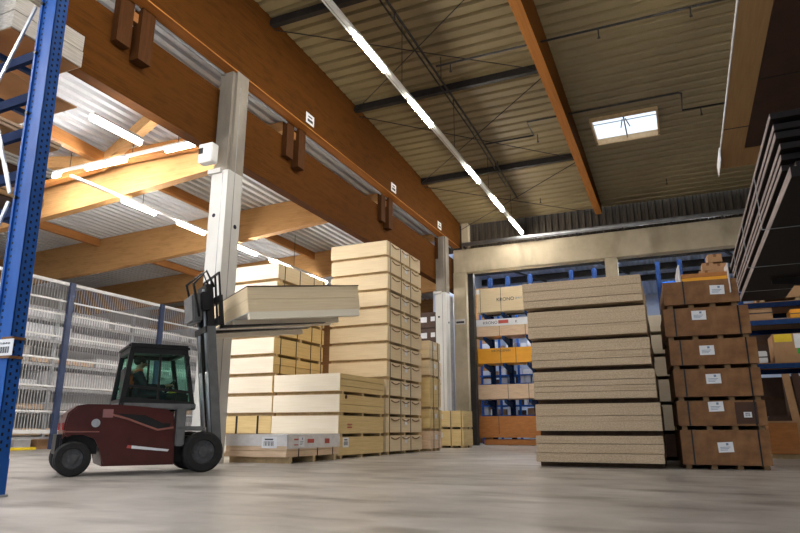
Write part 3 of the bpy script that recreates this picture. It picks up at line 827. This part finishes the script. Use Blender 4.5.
o = E('wooden_crate', (1.98, 17.2, 0), 0, 'brown wooden crate on the floor right of the brown packs', 'crate')
MB().box(-.28, .30, 0, .7, .1, .80, .008).build('box', M['orange_wood'], o)
for y in (.05, .55): MB().box(-.28, .30, y, y + .1, 0, .1).build('bearer', M['bearer'], o)
MB().box(-.3, .32, -.02, .72, .80, .84).build('lid', M['carton'], o)

# ------------------------------------------------------------------ overhead packs on the right rack
r = E('cantilever_rack', (1.75, 3, 0), 0, 'dark cantilever rack holding boards high up at the right edge', 'rack')
for y in (1.2, 3.6, 6.3, 9.0):
    u = MB().box(.0, .22, y - 3.1, y - 2.9, 0, 6.5).build('upright', M['blackboard'], r)
    for z in (2.42, 4.28) if y < 3 else (2.42,):
        MB().prism([(0, z + .06), (0, z - .06), (-.6, z + .0), (-.6, z + .06)], y - 3.05, y - 2.95, 'y').build('arm', M['blackboard'], r)
o = E('board_pile', (.91, 5.25, 2.5), 0, 'overhead pile of black film boards with pale edges at right', 'board pile')
zz = .0
for k, (h, gap, ov, y0) in enumerate(((.085, .075, .0, .02), (.05, .012, -.01, .30), (.05, .012, -.015, .22), (.05, .035, -.02, .14), (.055, .012, -.045, .12), (.05, .03, -.05, .10), (.05, .0, -.07, .06))):
    bd = MB().box(ov, .57, y0, 5.28, zz, zz + h).build('board', M['blackboard'], o)
    MB().box(ov - .004, ov, y0, 5.28, zz + .003, zz + h - .003).build('board_edge', M['stripedge'], bd)
    if gap > .02: MB().box(.06, .55, y0 + .1, 5.25, zz + h, zz + h + gap).build('spacer', M['blackboard'], o)
    else: MB().box(.01, .55, y0 + .1, 5.25, zz + h, zz + h + gap).build('spacer', M['blackboard'], o)
    zz += h + gap
for y in (1.4, 3.0, 4.5): MB().box(-.075, -.07, y - .010, y + .010, -.004, zz).box(-.07, .575, y - .006, y + .006, -.006, -.001).build('strap', M['pipe'], o)
o = E('board_pack', (.80, 1.2, 4.36), 0, 'tan board pack high overhead at the upper right, pale edge strip', 'board pack')
MB().box(0, .285, 0, 8.6, 0, .10).build('boards', M['mdf'], o)
MB().box(-.010, 0, 0, 8.6, -.004, .055).build('edge_film', M['film'], o)
MB().box(-.004, .285, 7.2, 7.22, -.004, 0).build('strap', M['strap'], o)
MB().box(.285, .75, 7.95, 8.6, .0, .10).build('end_board', M['mdf'], o)
MB().box(-.022, -.010, 7.9, 8.55, -.14, .06, .005).build('loose_film', M['paper'], o)
o = E('board_pack', (1.09, 1.2, 4.36), 0, 'shaded underside beside the tan pack high overhead, modelled as dark brown boards', 'board pack')
MB().box(0, .66, 0, 7.9, -.01, .5).build('boards', M['darkboard'], o)  # shadow on the overhead underside, built as a dark slab
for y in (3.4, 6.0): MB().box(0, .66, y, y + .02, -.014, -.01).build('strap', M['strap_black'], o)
o = E('hanging_bracket', (.66, 5.5, 5.3), 0, 'thin dark bracket with pale edge hanging beside the overhead tan pack', 'bracket')
MB().box(0, .04, 0, .55, -.15, .25).build('plate', M['black'], o)
MB().box(-.01, 0, .0, .55, -.15, -.10).build('edge', M['paper'], o)

# ------------------------------------------------------------------ rack on the left with overhead board packs
r = E('pallet_rack', (-6.41, 4.32, 0), 0, 'tall blue perforated rack upright at the left edge with pale braces', 'rack')


def upright(x0):
    b = MB()
    b.box(x0 - .13, x0 + .125, 0, .012, 0, 7)                 # web facing the camera
    b.box(x0 + .113, x0 + .125, .0, .15, 0, 7)                # flange with the beam holes
    b.box(x0 - .13, x0 - .118, .0, .15, 0, 7)
    b.box(x0 - .13, x0 - .10, -.022, .0, 0, 7)
    b.box(x0 - .13, x0 + .13, -.03, .155, 0, .36)
    b.mi = 1
    z = .45
    while z < 6.9:
        for yy in (.045, .11):
            b.box(x0 + .1245, x0 + .1262, yy - .011, yy + .011, z + (.0 if yy < .1 else .0375) - .016, z + (.0 if yy < .1 else .0375) + .016)
        b.box(x0 - .075, x0 - .05, -.0012, .0005, z - .014, z + .014)
        z += .075
    return b.build('upright', [M['blue'], M['hole']], r)


upright(0)
upright(-1.5)
r.rotation_euler = (0, radians(-1.6), 0)
MB().box(-.15, .14, -.05, .18, 0, .02).build('foot_plate', M['galv'], r)
for (x0, z0, x1, z1) in ((-.20, 5.66, -1.40, 3.55), (-1.40, 5.95, -.18, 3.22), (-.18, 3.12, -1.40, .55)):
    MB().bar((x0, -.03, z0), (x1, -.03, z1), .05, .02, up=(0, 1, 0)).build('brace', M['galv'], r)
for z in (5.68, 4.2, 3.16, 5.0): MB().lathe([(.022, -.035), (.022, 0)], (-.10, 0, z), 'y', 8).build('bolt', M['black'], r)
for z in (5.16, 4.58, 4.10, 3.55, 3.1):
    MB().box(-2.3, -.12, .155, .215, z - .06, z + .06).build('beam', M['rack_navy'], r)
lb = E('rack_label', (-6.285, 4.375, 1.47), 0, 'white location label with barcode on the blue upright', 'label')
MB().box(-.19, .055, -.09, -.086, -.085, .085).build('plate', M['paper'], lb)
lettering(lb, 'M 1-0A-01-01', -.165, -.0915, .03, .031, 'ink')
b = MB()
for k in range(14): b.box(-.16 + k * .012, -.16 + k * .012 + (.004 + .006 * ((k * 7) % 3 == 0)), -.092, -.09, -.06, .005)
b.build('barcode', M['ink'], lb)
for z in (.086, -.11): MB().box(-.15, .014, -.084, .07, z, z + .024).build('clip', M['brownboard'], lb)
for z in (5.77, 5.12, 4.38, 3.93, 3.5):
    MB().box(-1.66, -1.60, .0, 1.25, z - .10, z - .03).build('arm', M['blue_dark'], r)


def leftpack(label, z, h, mt, y1, n, m2=None):
    o = E('board_pack', (-8.4, 0, z), 0, label, 'board pack', 'boards on the left rack')
    for k in range(n):
        j = random.uniform(-.012, .012)
        MB().box(-.62, .78 + j, 4.55, y1 + j, h * k / n, h * (k + 1) / n - .012, .003).build('layer', M[mt], o)
    if m2: MB().box(-.6, .76, 4.56, y1 - .02, -.014, -.001).build('base_sheet', M[m2], o)
    return o


leftpack('weathered striped board pack at the top of the blue rack', 5.80, .52, 'greywood', 5.62, 2, 'shelf_under')
leftpack('upper weathered board pack cut by the top edge above the blue rack', 6.42, .3, 'greywood', 5.2, 1)
leftpack('brown sheet seen from below in the blue rack, right under the striped pack', 5.16, .03, 'shelf_under', 5.66, 1)
leftpack('brown sheet on the third level of the blue rack', 4.43, .10, 'lightwood', 5.49, 2, 'shelf_under')
leftpack('striped boards on the fourth level of the blue rack', 3.97, .14, 'greywood', 5.42, 3, 'darkboard')
leftpack('boards on the lowest visible level of the blue rack', 3.53, .14, 'mdf', 5.36, 2, 'darkboard')

# ------------------------------------------------------------------ mesh fence and the goods behind it
f = E('mesh_fence', (-20, 0, 0), 0, 'tall white wire fence with slim bars behind the forklift', 'fence')
for z, hh in ((5.74, .11), (.58, .13)): MB().box(-.05, .05, 8.5, 28, z - hh / 2, z + hh / 2).build('rail', M['white'], f)
for z in (5.1, 4.62, 3.83, 3.05, 2.1, 1.25): MB().box(-.02, .02, 8.5, 28, z - .03, z + .03).build('rail', M['white'], f)
b = MB()
y = 8.5
while y < 28:
    b.box(-.010, .010, y - .0095, y + .0095, .6, 5.7); y += .11
o = b.build('bars', M['fence_white'], f); o['kind'] = 'stuff'
for y in (11.1, 15.6, 20.0, 24.4): MB().box(.03, .15, y - .10, y + .10, 0, 5.80).build('post', M['navy'], f)
rnd = random.Random(11)
lvls = (.40, 1.3, 2.1, 2.95, 3.8, 4.55)
r = E('storage_rack', (-21.5, 0, 0), 0, 'long storage rack with white parcels behind the wire fence', 'rack')
for y in (9, 12.5, 16, 19.5, 23, 26.5): MB().box(.5, .6, y - .05, y + .05, 0, 5.4).build('post', M['galv'], r)
for z in lvls: MB().box(-.8, .7, 8.6, 27.5, z - .1, z).build('shelf', M['fence_white'], r)
pn = ['lowest', 'second', 'third', 'fourth', 'fifth', 'top']
for li, z in enumerate(lvls):
    y = 8.8
    while y < 26.8:
        ln = rnd.uniform(2.4, 4.6)
        if y + ln > 27.3: ln = 27.3 - y
        h = rnd.uniform(.22, .62)
        m = rnd.choice(['film', 'paper', 'greywood', 'film', 'white', 'greywood', 'carton_white', 'lightwood'])
        cn = {'film': 'white wrapped', 'paper': 'white', 'lightwood': 'light wooden', 'white': 'pale', 'greywood': 'greyish', 'carton_white': 'off-white'}[m]
        o = E('wrapped_bundle', (-21.7, y, z), 0, '%s bundle on the %s level of the rack behind the wire fence' % (cn, pn[li]), 'bundle', '%s bundles on the %s level behind the fence' % (cn, pn[li]))
        MB().box(-.4, .65, 0, ln, .05, h, .02).build('wrapping', M[m], o)
        for q in (.2, ln - .3): MB().box(-.3, .6, q, q + .1, 0, .05).build('bearer', M['bearer'], o)
        y += ln + rnd.uniform(.05, .3)
for k in range(7):
    y = 13.0 + k * .83
    o = MB().box(-20.95, -20.5, y, y + .6, 0, .32, .01).build('floor_carton', M[['carton', 'carton_dark', 'carton_white'][k % 3]])
    tag(o, '%s carton on the floor behind the fence, number %s along from the blue post' % (['brown', 'dark', 'white'][k % 3], ['one', 'two', 'three', 'four', 'five', 'six', 'seven'][k]), 'carton', 'cartons on the floor behind the fence')
tag(MB().box(-19.8, -19.6, 12.7, 14.8, 0, .09, .01).build('kerb_block', M['yellow']), 'yellow kerb block on the floor at the foot of the fence', 'kerb block')

# ------------------------------------------------------------------ forklift
TR = radians(55.0)
fk = E('forklift', (-8.52, 6.96, 0), TR, 'dark red forklift truck with raised mast carrying boards', 'forklift')
b = MB()
prof = [(-.13, .52), (-.13, .72), (-.10, .88), (.01, .985), (.14, 1.01), (.55, 1.01), (1.0, .98), (1.28, .95), (1.37, .88), (1.41, .7), (1.43, .13), (.42, .13), (.38, .40), (.30, .54), (.14, .60), (-.02, .60), (-.09, .56)]
b.prism(prof, -.55, .55, 'y')
bmesh.ops.bevel(b.bm, geom=[e for e in b.bm.edges if abs(e.verts[0].co.y - e.verts[1].co.y) < 1e-4], offset=.025, segments=2, affect='EDGES')
body = b.build('chassis', M['maroon'], fk)
b = MB().box(-.15, -.10, -.5, .5, .16, .55, .02).box(-.2, .35, -.4, .4, .3, .58)
b.build('counterweight', M['black'], fk)
MB().box(-.14, .35, -.557, .557, .60, .635, .01).build('highlight_strip', mat('bronze_trim', (.32, .13, .10), (.26, .10, .08), rough=.35), fk)  # pinkish highlight above the rear wheel, painted on as a strip
# side cutout with bronze lip, decals and stripe
for sgn in (-1, 1):
    a0, a1 = sorted((sgn * .545, sgn * .556))
    MB().prism([(.55, .88), (.95, .86), (1.22, .74), (1.34, .74), (1.32, .69), (1.15, .66), (.95, .73)], a0, a1, 'y').build('side_recess', M['black'], fk)
    q = MB()
    for p_, q_ in zip([(.5, .86), (.72, .80), (.95, .715), (1.15, .645)], [(.72, .80), (.95, .715), (1.15, .645), (1.38, .68)]):
        q.bar((p_[0], sgn * .556, p_[1]), (q_[0], sgn * .556, q_[1]), .012, .028)
    q.build('recess_lip', bpy.data.materials['bronze_trim'], fk)
    q = MB().prism([(.80, .375), (1.32, .325), (1.34, .355), (.80, .42)], *sorted((sgn * .553, sgn * .559)), 'y')
    q.mi = 1
    q.prism([(.73, .385), (.80, .375), (.80, .42), (.75, .425)], *sorted((sgn * .553, sgn * .559)), 'y')
    q.build('brand_stripe', [M['paper'], M['ink_red']], fk)
    MB().lathe([(.06, 0), (.06, .006)], (.28, sgn * .55 - (.006 if sgn < 0 else 0), .74), 'y', 16).build('badge', M['galv'], fk)
    MB().box(.36, .50, *sorted((sgn * .553, sgn * .557)), .82, .94).build('decal', mat('pink_decal', (.35, .16, .16), (.28, .12, .12)), fk)
    MB().box(1.42, 1.86, *sorted((sgn * .34, sgn * .56)), .63, .70, .02).box(1.42, 1.56, *sorted((sgn * .34, sgn * .56)), .40, .98, .02).build('fender', M['grey'], fk)


def wheel(x, sgn, r, w):
    c = E('wheel_hub', (x, sgn * (.555 - w / 2), r))
    c.parent = fk
    h = w / 2
    t = MB().lathe([(r * .56, -h * .5), (r * .60, -h), (r * .9, -h), (r, -h * .72), (r, h * .72), (r * .9, h), (r * .60, h), (r * .56, h * .5)], (0, 0, 0), 'y', 32)
    tw = t.build('tyre', M['rubber'], fk)
    tw.location = c.location
    bpy.data.objects.remove(c)
    q = MB().lathe([(r * .57, -h * .62), (r * .57, h * .62)], (0, 0, 0), 'y', 24).lathe([(r * .25, -h * .95), (r * .25, h * .95)], (0, 0, 0), 'y', 16)
    for k in range(6): q.lathe([(.016, -h * .8), (.016, h * .8)], (r * .45 * cos(k * pi / 3), 0, r * .45 * sin(k * pi / 3)), 'y', 8)
    q.build('rim', M['rim'], tw)


for s_ in (-1, 1):
    wheel(0.03, s_, .245, .2)
    wheel(1.87, s_, .31, .24)
MB().tube([(0, -.45, .25), (0, .45, .25)], .05).build('rear_axle', M['black'], fk)
MB().box(1.45, 1.9, -.3, .3, .16, .55).build('front_axle_housing', M['black'], fk)
# cab
q = MB()
for sgn in (-1, 1):
    y = sgn * .50
    q.bar((.60, y, 1.0), (.68, y, 1.86), .07, .07)
    q.bar((1.66, y, .95), (1.48, y, 1.86), .06, .07)
    q.bar((.60, y, 1.08), (1.66, y, 1.02), .05, .10)
    q.bar((.62, y, 1.30), (1.60, y, 1.22), .03, .04)
    q.bar((1.12, y, 1.05), (1.10, y, 1.86), .03, .035)
    q.bar((.68, y, 1.84), (1.48, y, 1.84), .07, .09)
for x, z in ((.68, 1.84), (1.48, 1.84), (.60, 1.06), (1.66, 1.0)): q.bar((x, -.5, z), (x, .5, z), .07, .07)
q.build('cab_frame', M['black'], fk)
MB().box(.56, 1.70, -.535, .535, .95, 1.06, .02).build('cab_skirt', M['grey'], fk)
q = MB().box(.62, 1.54, -.55, .55, 1.86, 1.95, .03)
q.build('roof', M['black'], fk)
MB().box(.7, 1.45, -.4, .4, 1.951, 1.96).build('roof_window', M['cabglass'], fk)
for sgn in (-1, 1):
    MB().prism([(.63, 1.08), (1.64, 1.02), (1.48, 1.83), (.69, 1.83)], sgn * .505 - .004, sgn * .505 + .004, 'y').build('side_window', M['cabglass'], fk)
MB().bar((1.65, 0, 1.03), (1.49, 0, 1.82), .95, .008, up=(1, 0, 0)).build('windscreen', M['cabglass'], fk)
MB().bar((.615, 0, 1.1), (.685, 0, 1.82), .95, .008, up=(1, 0, 0)).build('rear_window', M['cabglass'], fk)
q = MB().box(.70, 1.08, -.24, .24, 1.0, 1.14, .03).box(.64, .74, -.23, .23, 1.1, 1.62, .04)
q.build('seat', M['black'], fk)
MB().box(1.38, 1.60, -.42, .42, .95, 1.22, .03).build('dashboard', M['black'], fk)
MB().box(1.36, 1.5, -.30, -.02, 1.22, 1.25).build('document_board', M['yellow'], fk)
ring = [(1.38 + .05 * cos(t) * .0 + .13 * cos(t) * .55, .14 * sin(t), 1.33 + .13 * cos(t) * .8) for t in [k * 2 * pi / 16 for k in range(17)]]
MB().tube(ring, .014, 6, caps=False).tube([(1.38, 0, 1.33), (1.48, 0, 1.2)], .02).tube([(1.38, -.14, 1.33), (1.38, .14, 1.33)], .012).build('steering_wheel', M['black'], fk)
# mast, leaning back
mp = E('mast', (1.90, 0, .35)); 
TL = radians(-7.0)


def mast_pt(x, z):  # mast frame -> truck frame
    c, s = cos(TL), sin(TL)
    return (2.16 + c * x + s * z, .30 - s * x + c * z)


bpy.data.objects.remove(mp)


def mast_part(b, name, mt, par=fk):
    o = b.build(name, M[mt], par)
    if par is fk:
        o.location = (2.16, 0, .30)
        o.rotation_euler = (0, TL, 0)
    return o


for sgn in (-1, 1):
    mast_part(MB().box(-.09, .05, sgn * .33 - .035, sgn * .33 + .035, -.1, 2.05), 'outer_mast_rail', 'grey')
    mast_part(MB().box(-.05, .06, sgn * .26 - .03, sgn * .26 + .03, .6, 2.78), 'inner_mast_rail', 'steel_dark')
    mast_part(MB().tube([(-.08, sgn * .2, .0), (-.08, sgn * .2, 1.3)], .04, 10).tube([(-.08, sgn * .2, 1.3), (-.08, sgn * .2, 2.7)], .025, 10), 'lift_cylinder', 'galv')
    mast_part(MB().box(.0, .012, sgn * .1 - .02, sgn * .1 + .02, .5, 2.6), 'lift_chain', 'steel_dark')
for a_ in ((-.12, -.02, -.36, .36, 1.95, 2.05), (-.12, -.02, -.36, .36, .1, .22), (-.06, .05, -.28, .28, 2.68, 2.78), (-.06, .04, -.28, .28, 1.2, 1.28)): mast_part(MB().box(*a_), 'mast_crossbar', 'steel_dark')
mast_part(MB().tube([(-.1, -.05, .4), (-.12, -.05, 1.8), (-.05, -.05, 2.72), (.03, -.05, 2.3)], .014, 6), 'hose', 'black')
# carriage with backrest and forks
cz = 2.02
mast_part(MB().box(.07, .13, -.5, .5, cz + .05, cz + .17).box(.07, .13, -.5, .5, cz + .42, cz + .52).box(.0, .08, -.22, .22, cz, cz + .75).box(-.16, .0, -.36, .36, cz + .3, cz + .62, .02), 'carriage', 'black')
mast_part(MB().box(-.30, -.14, -.30, .30, cz + .12, cz + .60, .03), 'reach_housing', 'grey')
mast_part(MB().tube([(-.2, -.32, cz + .2), (-.28, -.36, cz + .75), (-.05, -.34, cz + .98), (.08, -.3, cz + .7)], .022, 6), 'hose', 'black')
mast_part(MB().tube([(-.2, .1, cz + .3), (-.3, .05, cz + .8), (-.02, 0, cz + 1.02), (.08, 0, cz + .7)], .022, 6), 'hose', 'black')
q = MB()
for y in (-.5, -.25, 0, .25, .5): q.box(.10, .13, y - .015, y + .015, cz + .1, cz + .92)
q.box(.10, .13, -.515, .515, cz + .9, cz + .93)
mast_part(q, 'load_backrest', 'black')
for sgn in (-1, 1):
    mast_part(MB().box(.13, .18, sgn * .36 - .06, sgn * .36 + .06, cz - .02, cz + .55).prism([(.13, cz - .02), (.13, cz + .03), (2.05, cz + .012), (2.05, cz - .0)], sgn * .36 - .06, sgn * .36 + .06, 'y'), 'fork', 'steel_dark')
q = MB().lathe([(.05, 0), (.06, .1)], (1.3, .35, 1.95), 'z', 12)
q.build('beacon', M['orange'], fk)
MB().box(1.48, 1.54, -.56, -.46, 1.68, 1.80, .015).build('work_lamp', M['black'], fk)
MB().box(1.48, 1.54, .46, .56, 1.68, 1.80, .015).build('work_lamp', M['black'], fk)
MB().box(1.50, 1.52, -.72, -.58, 1.45, 1.63, .01).build('mirror', M['black'], fk)
MB().box(-.145, -.125, .35, .48, .64, .74).box(-.145, -.125, -.48, -.35, .64, .74).build('rear_lamp', M['lamp_red'], fk)

# the load on the forks
ld = E('board_pack', (0, 0, 0), 0, 'cream board pack raised on the forks of the red forklift', 'board pack')
R = Matrix.Translation((-8.52, 6.96, 0)) @ Matrix.Rotation(TR, 4, 'Z') @ Matrix.Translation((2.16, 0, .30)) @ Matrix.Rotation(TL, 4, 'Y')
ld.matrix_world = R @ Matrix.Translation((.42, 0, cz + .035))
b = MB()
for k in range(2): b.box(.0, 2.06, -1.0 + .004 * (k % 2), 1.75, .12 + k * .21, .12 + (k + 1) * .21 - .003, .003)
b.build('boards', M['cream'], ld)
MB().box(.0, 2.07, -1.01, 1.76, .54, .555).build('cover_sheet', M['darkboard'], ld)
for y in (-1.0, -.14, .18, 1.63): MB().box(.02, 2.04, y, y + .12, .0, .12).build('bearer', M['cream_white'], ld)
MB().box(0, 2.06, -.95, 1.7, .108, .119).build('base_sheet', M['film'], ld)

# ------------------------------------------------------------------ driver
dr = E('person', (0, 0, 0), 0, 'person in dark jacket with orange collar driving the forklift', 'person')
dr.matrix_world = Matrix.Translation((-8.52, 6.96, 0)) @ Matrix.Rotation(TR, 4, 'Z') @ Matrix.Translation((.10, 0, 0))


def skinned(name, verts, edges, radii, mt, parent, root=0, sub=2):
    me = bpy.data.meshes.new(name)
    me.from_pydata(verts, edges, [])
    o = bpy.data.objects.new(name, me)
    COL.objects.link(o)
    o.parent = parent
    me.materials.append(M[mt])
    o.modifiers.new('skin', 'SKIN')
    for i, v in enumerate(me.skin_vertices[0].data):
        rr = radii[i]
        v.radius = rr if isinstance(rr, tuple) else (rr, rr)
        v.use_root = (i == root)
    sb = o.modifiers.new('sub', 'SUBSURF')
    sb.levels = sb.render_levels = sub
    for p_ in me.polygons: p_.use_smooth = True
    o.modifiers['skin'].use_smooth_shade = True
    return o


V = [(.76, 0, 1.20), (.74, 0, 1.35), (.75, 0, 1.50), (.765, 0, 1.575), (.785, 0, 1.615), (.81, 0, 1.665), (.815, 0, 1.715)]
RD = [(.15, .12), (.15, .11), (.17, .11), .055, .05, (.078, .088), (.068, .078)]
ED = [(i, i + 1) for i in range(6)]
for sgn in (-1, 1):
    n = len(V)
    V += [(.76, sgn * .20, 1.50), (.86, sgn * .25, 1.30), (1.08, sgn * .19, 1.30), (1.20, sgn * .14, 1.33), (1.25, sgn * .135, 1.345)]
    RD += [.058, .046, .038, .026, .03]
    ED += [(2, n), (n, n + 1), (n + 1, n + 2), (n + 2, n + 3), (n + 3, n + 4)]
    m0 = len(V)
    for kf, (dy, ln) in enumerate(((-.030, .03), (-.010, .038), (.012, .036), (.032, .028))):
        a = len(V)
        V += [(1.285, sgn * .135 + dy, 1.35), (1.285 + ln * .7, sgn * .135 + dy, 1.338), (1.285 + ln * .6, sgn * .135 + dy, 1.312)]
        RD += [.009, .0085, .007]
        ED += [(n + 4, a), (a, a + 1), (a + 1, a + 2)]
    a = len(V)
    V += [(1.23, sgn * .135 - sgn * .04, 1.34), (1.26, sgn * .135 - sgn * .055, 1.325)]
    RD += [.01, .008]
    ED += [(n + 4, a), (a, a + 1)]
    n = len(V)
    V += [(.80, sgn * .11, 1.19), (1.14, sgn * .14, 1.21), (1.22, sgn * .14, .86), (1.34, sgn * .14, .82)]
    RD += [.09, .065, .045, .035]
    ED += [(0, n), (n, n + 1), (n + 1, n + 2), (n + 2, n + 3)]
body = skinned('body', V, ED, RD, 'skin', dr)
q = MB().ball((.89, 0, 1.668), .018, 1.1, .8, 1.2, 10)
q.build('nose', M['skin'], dr)
q = MB().ball((.80, -.086, 1.672), .022, .8, .4, 1.3, 8).ball((.80, .086, 1.672), .022, .8, .4, 1.3, 8)
q.build('ears', M['skin'], dr)
q = MB().ball((.882, -.032, 1.692), .009).ball((.882, .032, 1.692), .009)
q.build('eyes', M['ink'], dr)
MB().box(.885, .895, -.022, .022, 1.628, 1.635).build('mouth', M['carton_red'], dr)
q = MB().ball((.785, 0, 1.725), .1, .98, .92, .80, 16)
q.build('hair', M['hair'], dr)
JV = [(.76, 0, 1.22), (.74, 0, 1.36), (.75, 0, 1.49), (.765, 0, 1.565)]
JR = [(.17, .14), (.17, .13), (.185, .125), (.07, .075)]
JE = [(0, 1), (1, 2), (2, 3)]
for sgn in (-1, 1):
    n = len(JV)
    JV += [(.76, sgn * .205, 1.495), (.86, sgn * .255, 1.30), (1.08, sgn * .192, 1.30), (1.18, sgn * .148, 1.325)]
    JR += [.072, .058, .048, .038]
    JE += [(2, n), (n, n + 1), (n + 1, n + 2), (n + 2, n + 3)]
skinned('jacket', JV, JE, JR, 'jacket', dr)
TV, TRD, TE = [(.76, 0, 1.19)], [(.165, .12)], []
for sgn in (-1, 1):
    n = len(TV)
    TV += [(.82, sgn * .11, 1.19), (1.14, sgn * .14, 1.21), (1.215, sgn * .14, .90)]
    TRD += [.102, .078, .058]
    TE += [(0, n), (n, n + 1), (n + 1, n + 2)]
skinned('trousers', TV, TE, TRD, 'trouser', dr)
MB().tube([(.70 + .0, -.18, 1.52), (.76, -.21, 1.545), (.80, -.12, 1.56), (.80, .12, 1.56), (.76, .21, 1.545), (.70, .18, 1.52)], .035, 8).box(.60, .70, -.2, .2, 1.28, 1.5, .03).build('collar', M['vestred'], dr)
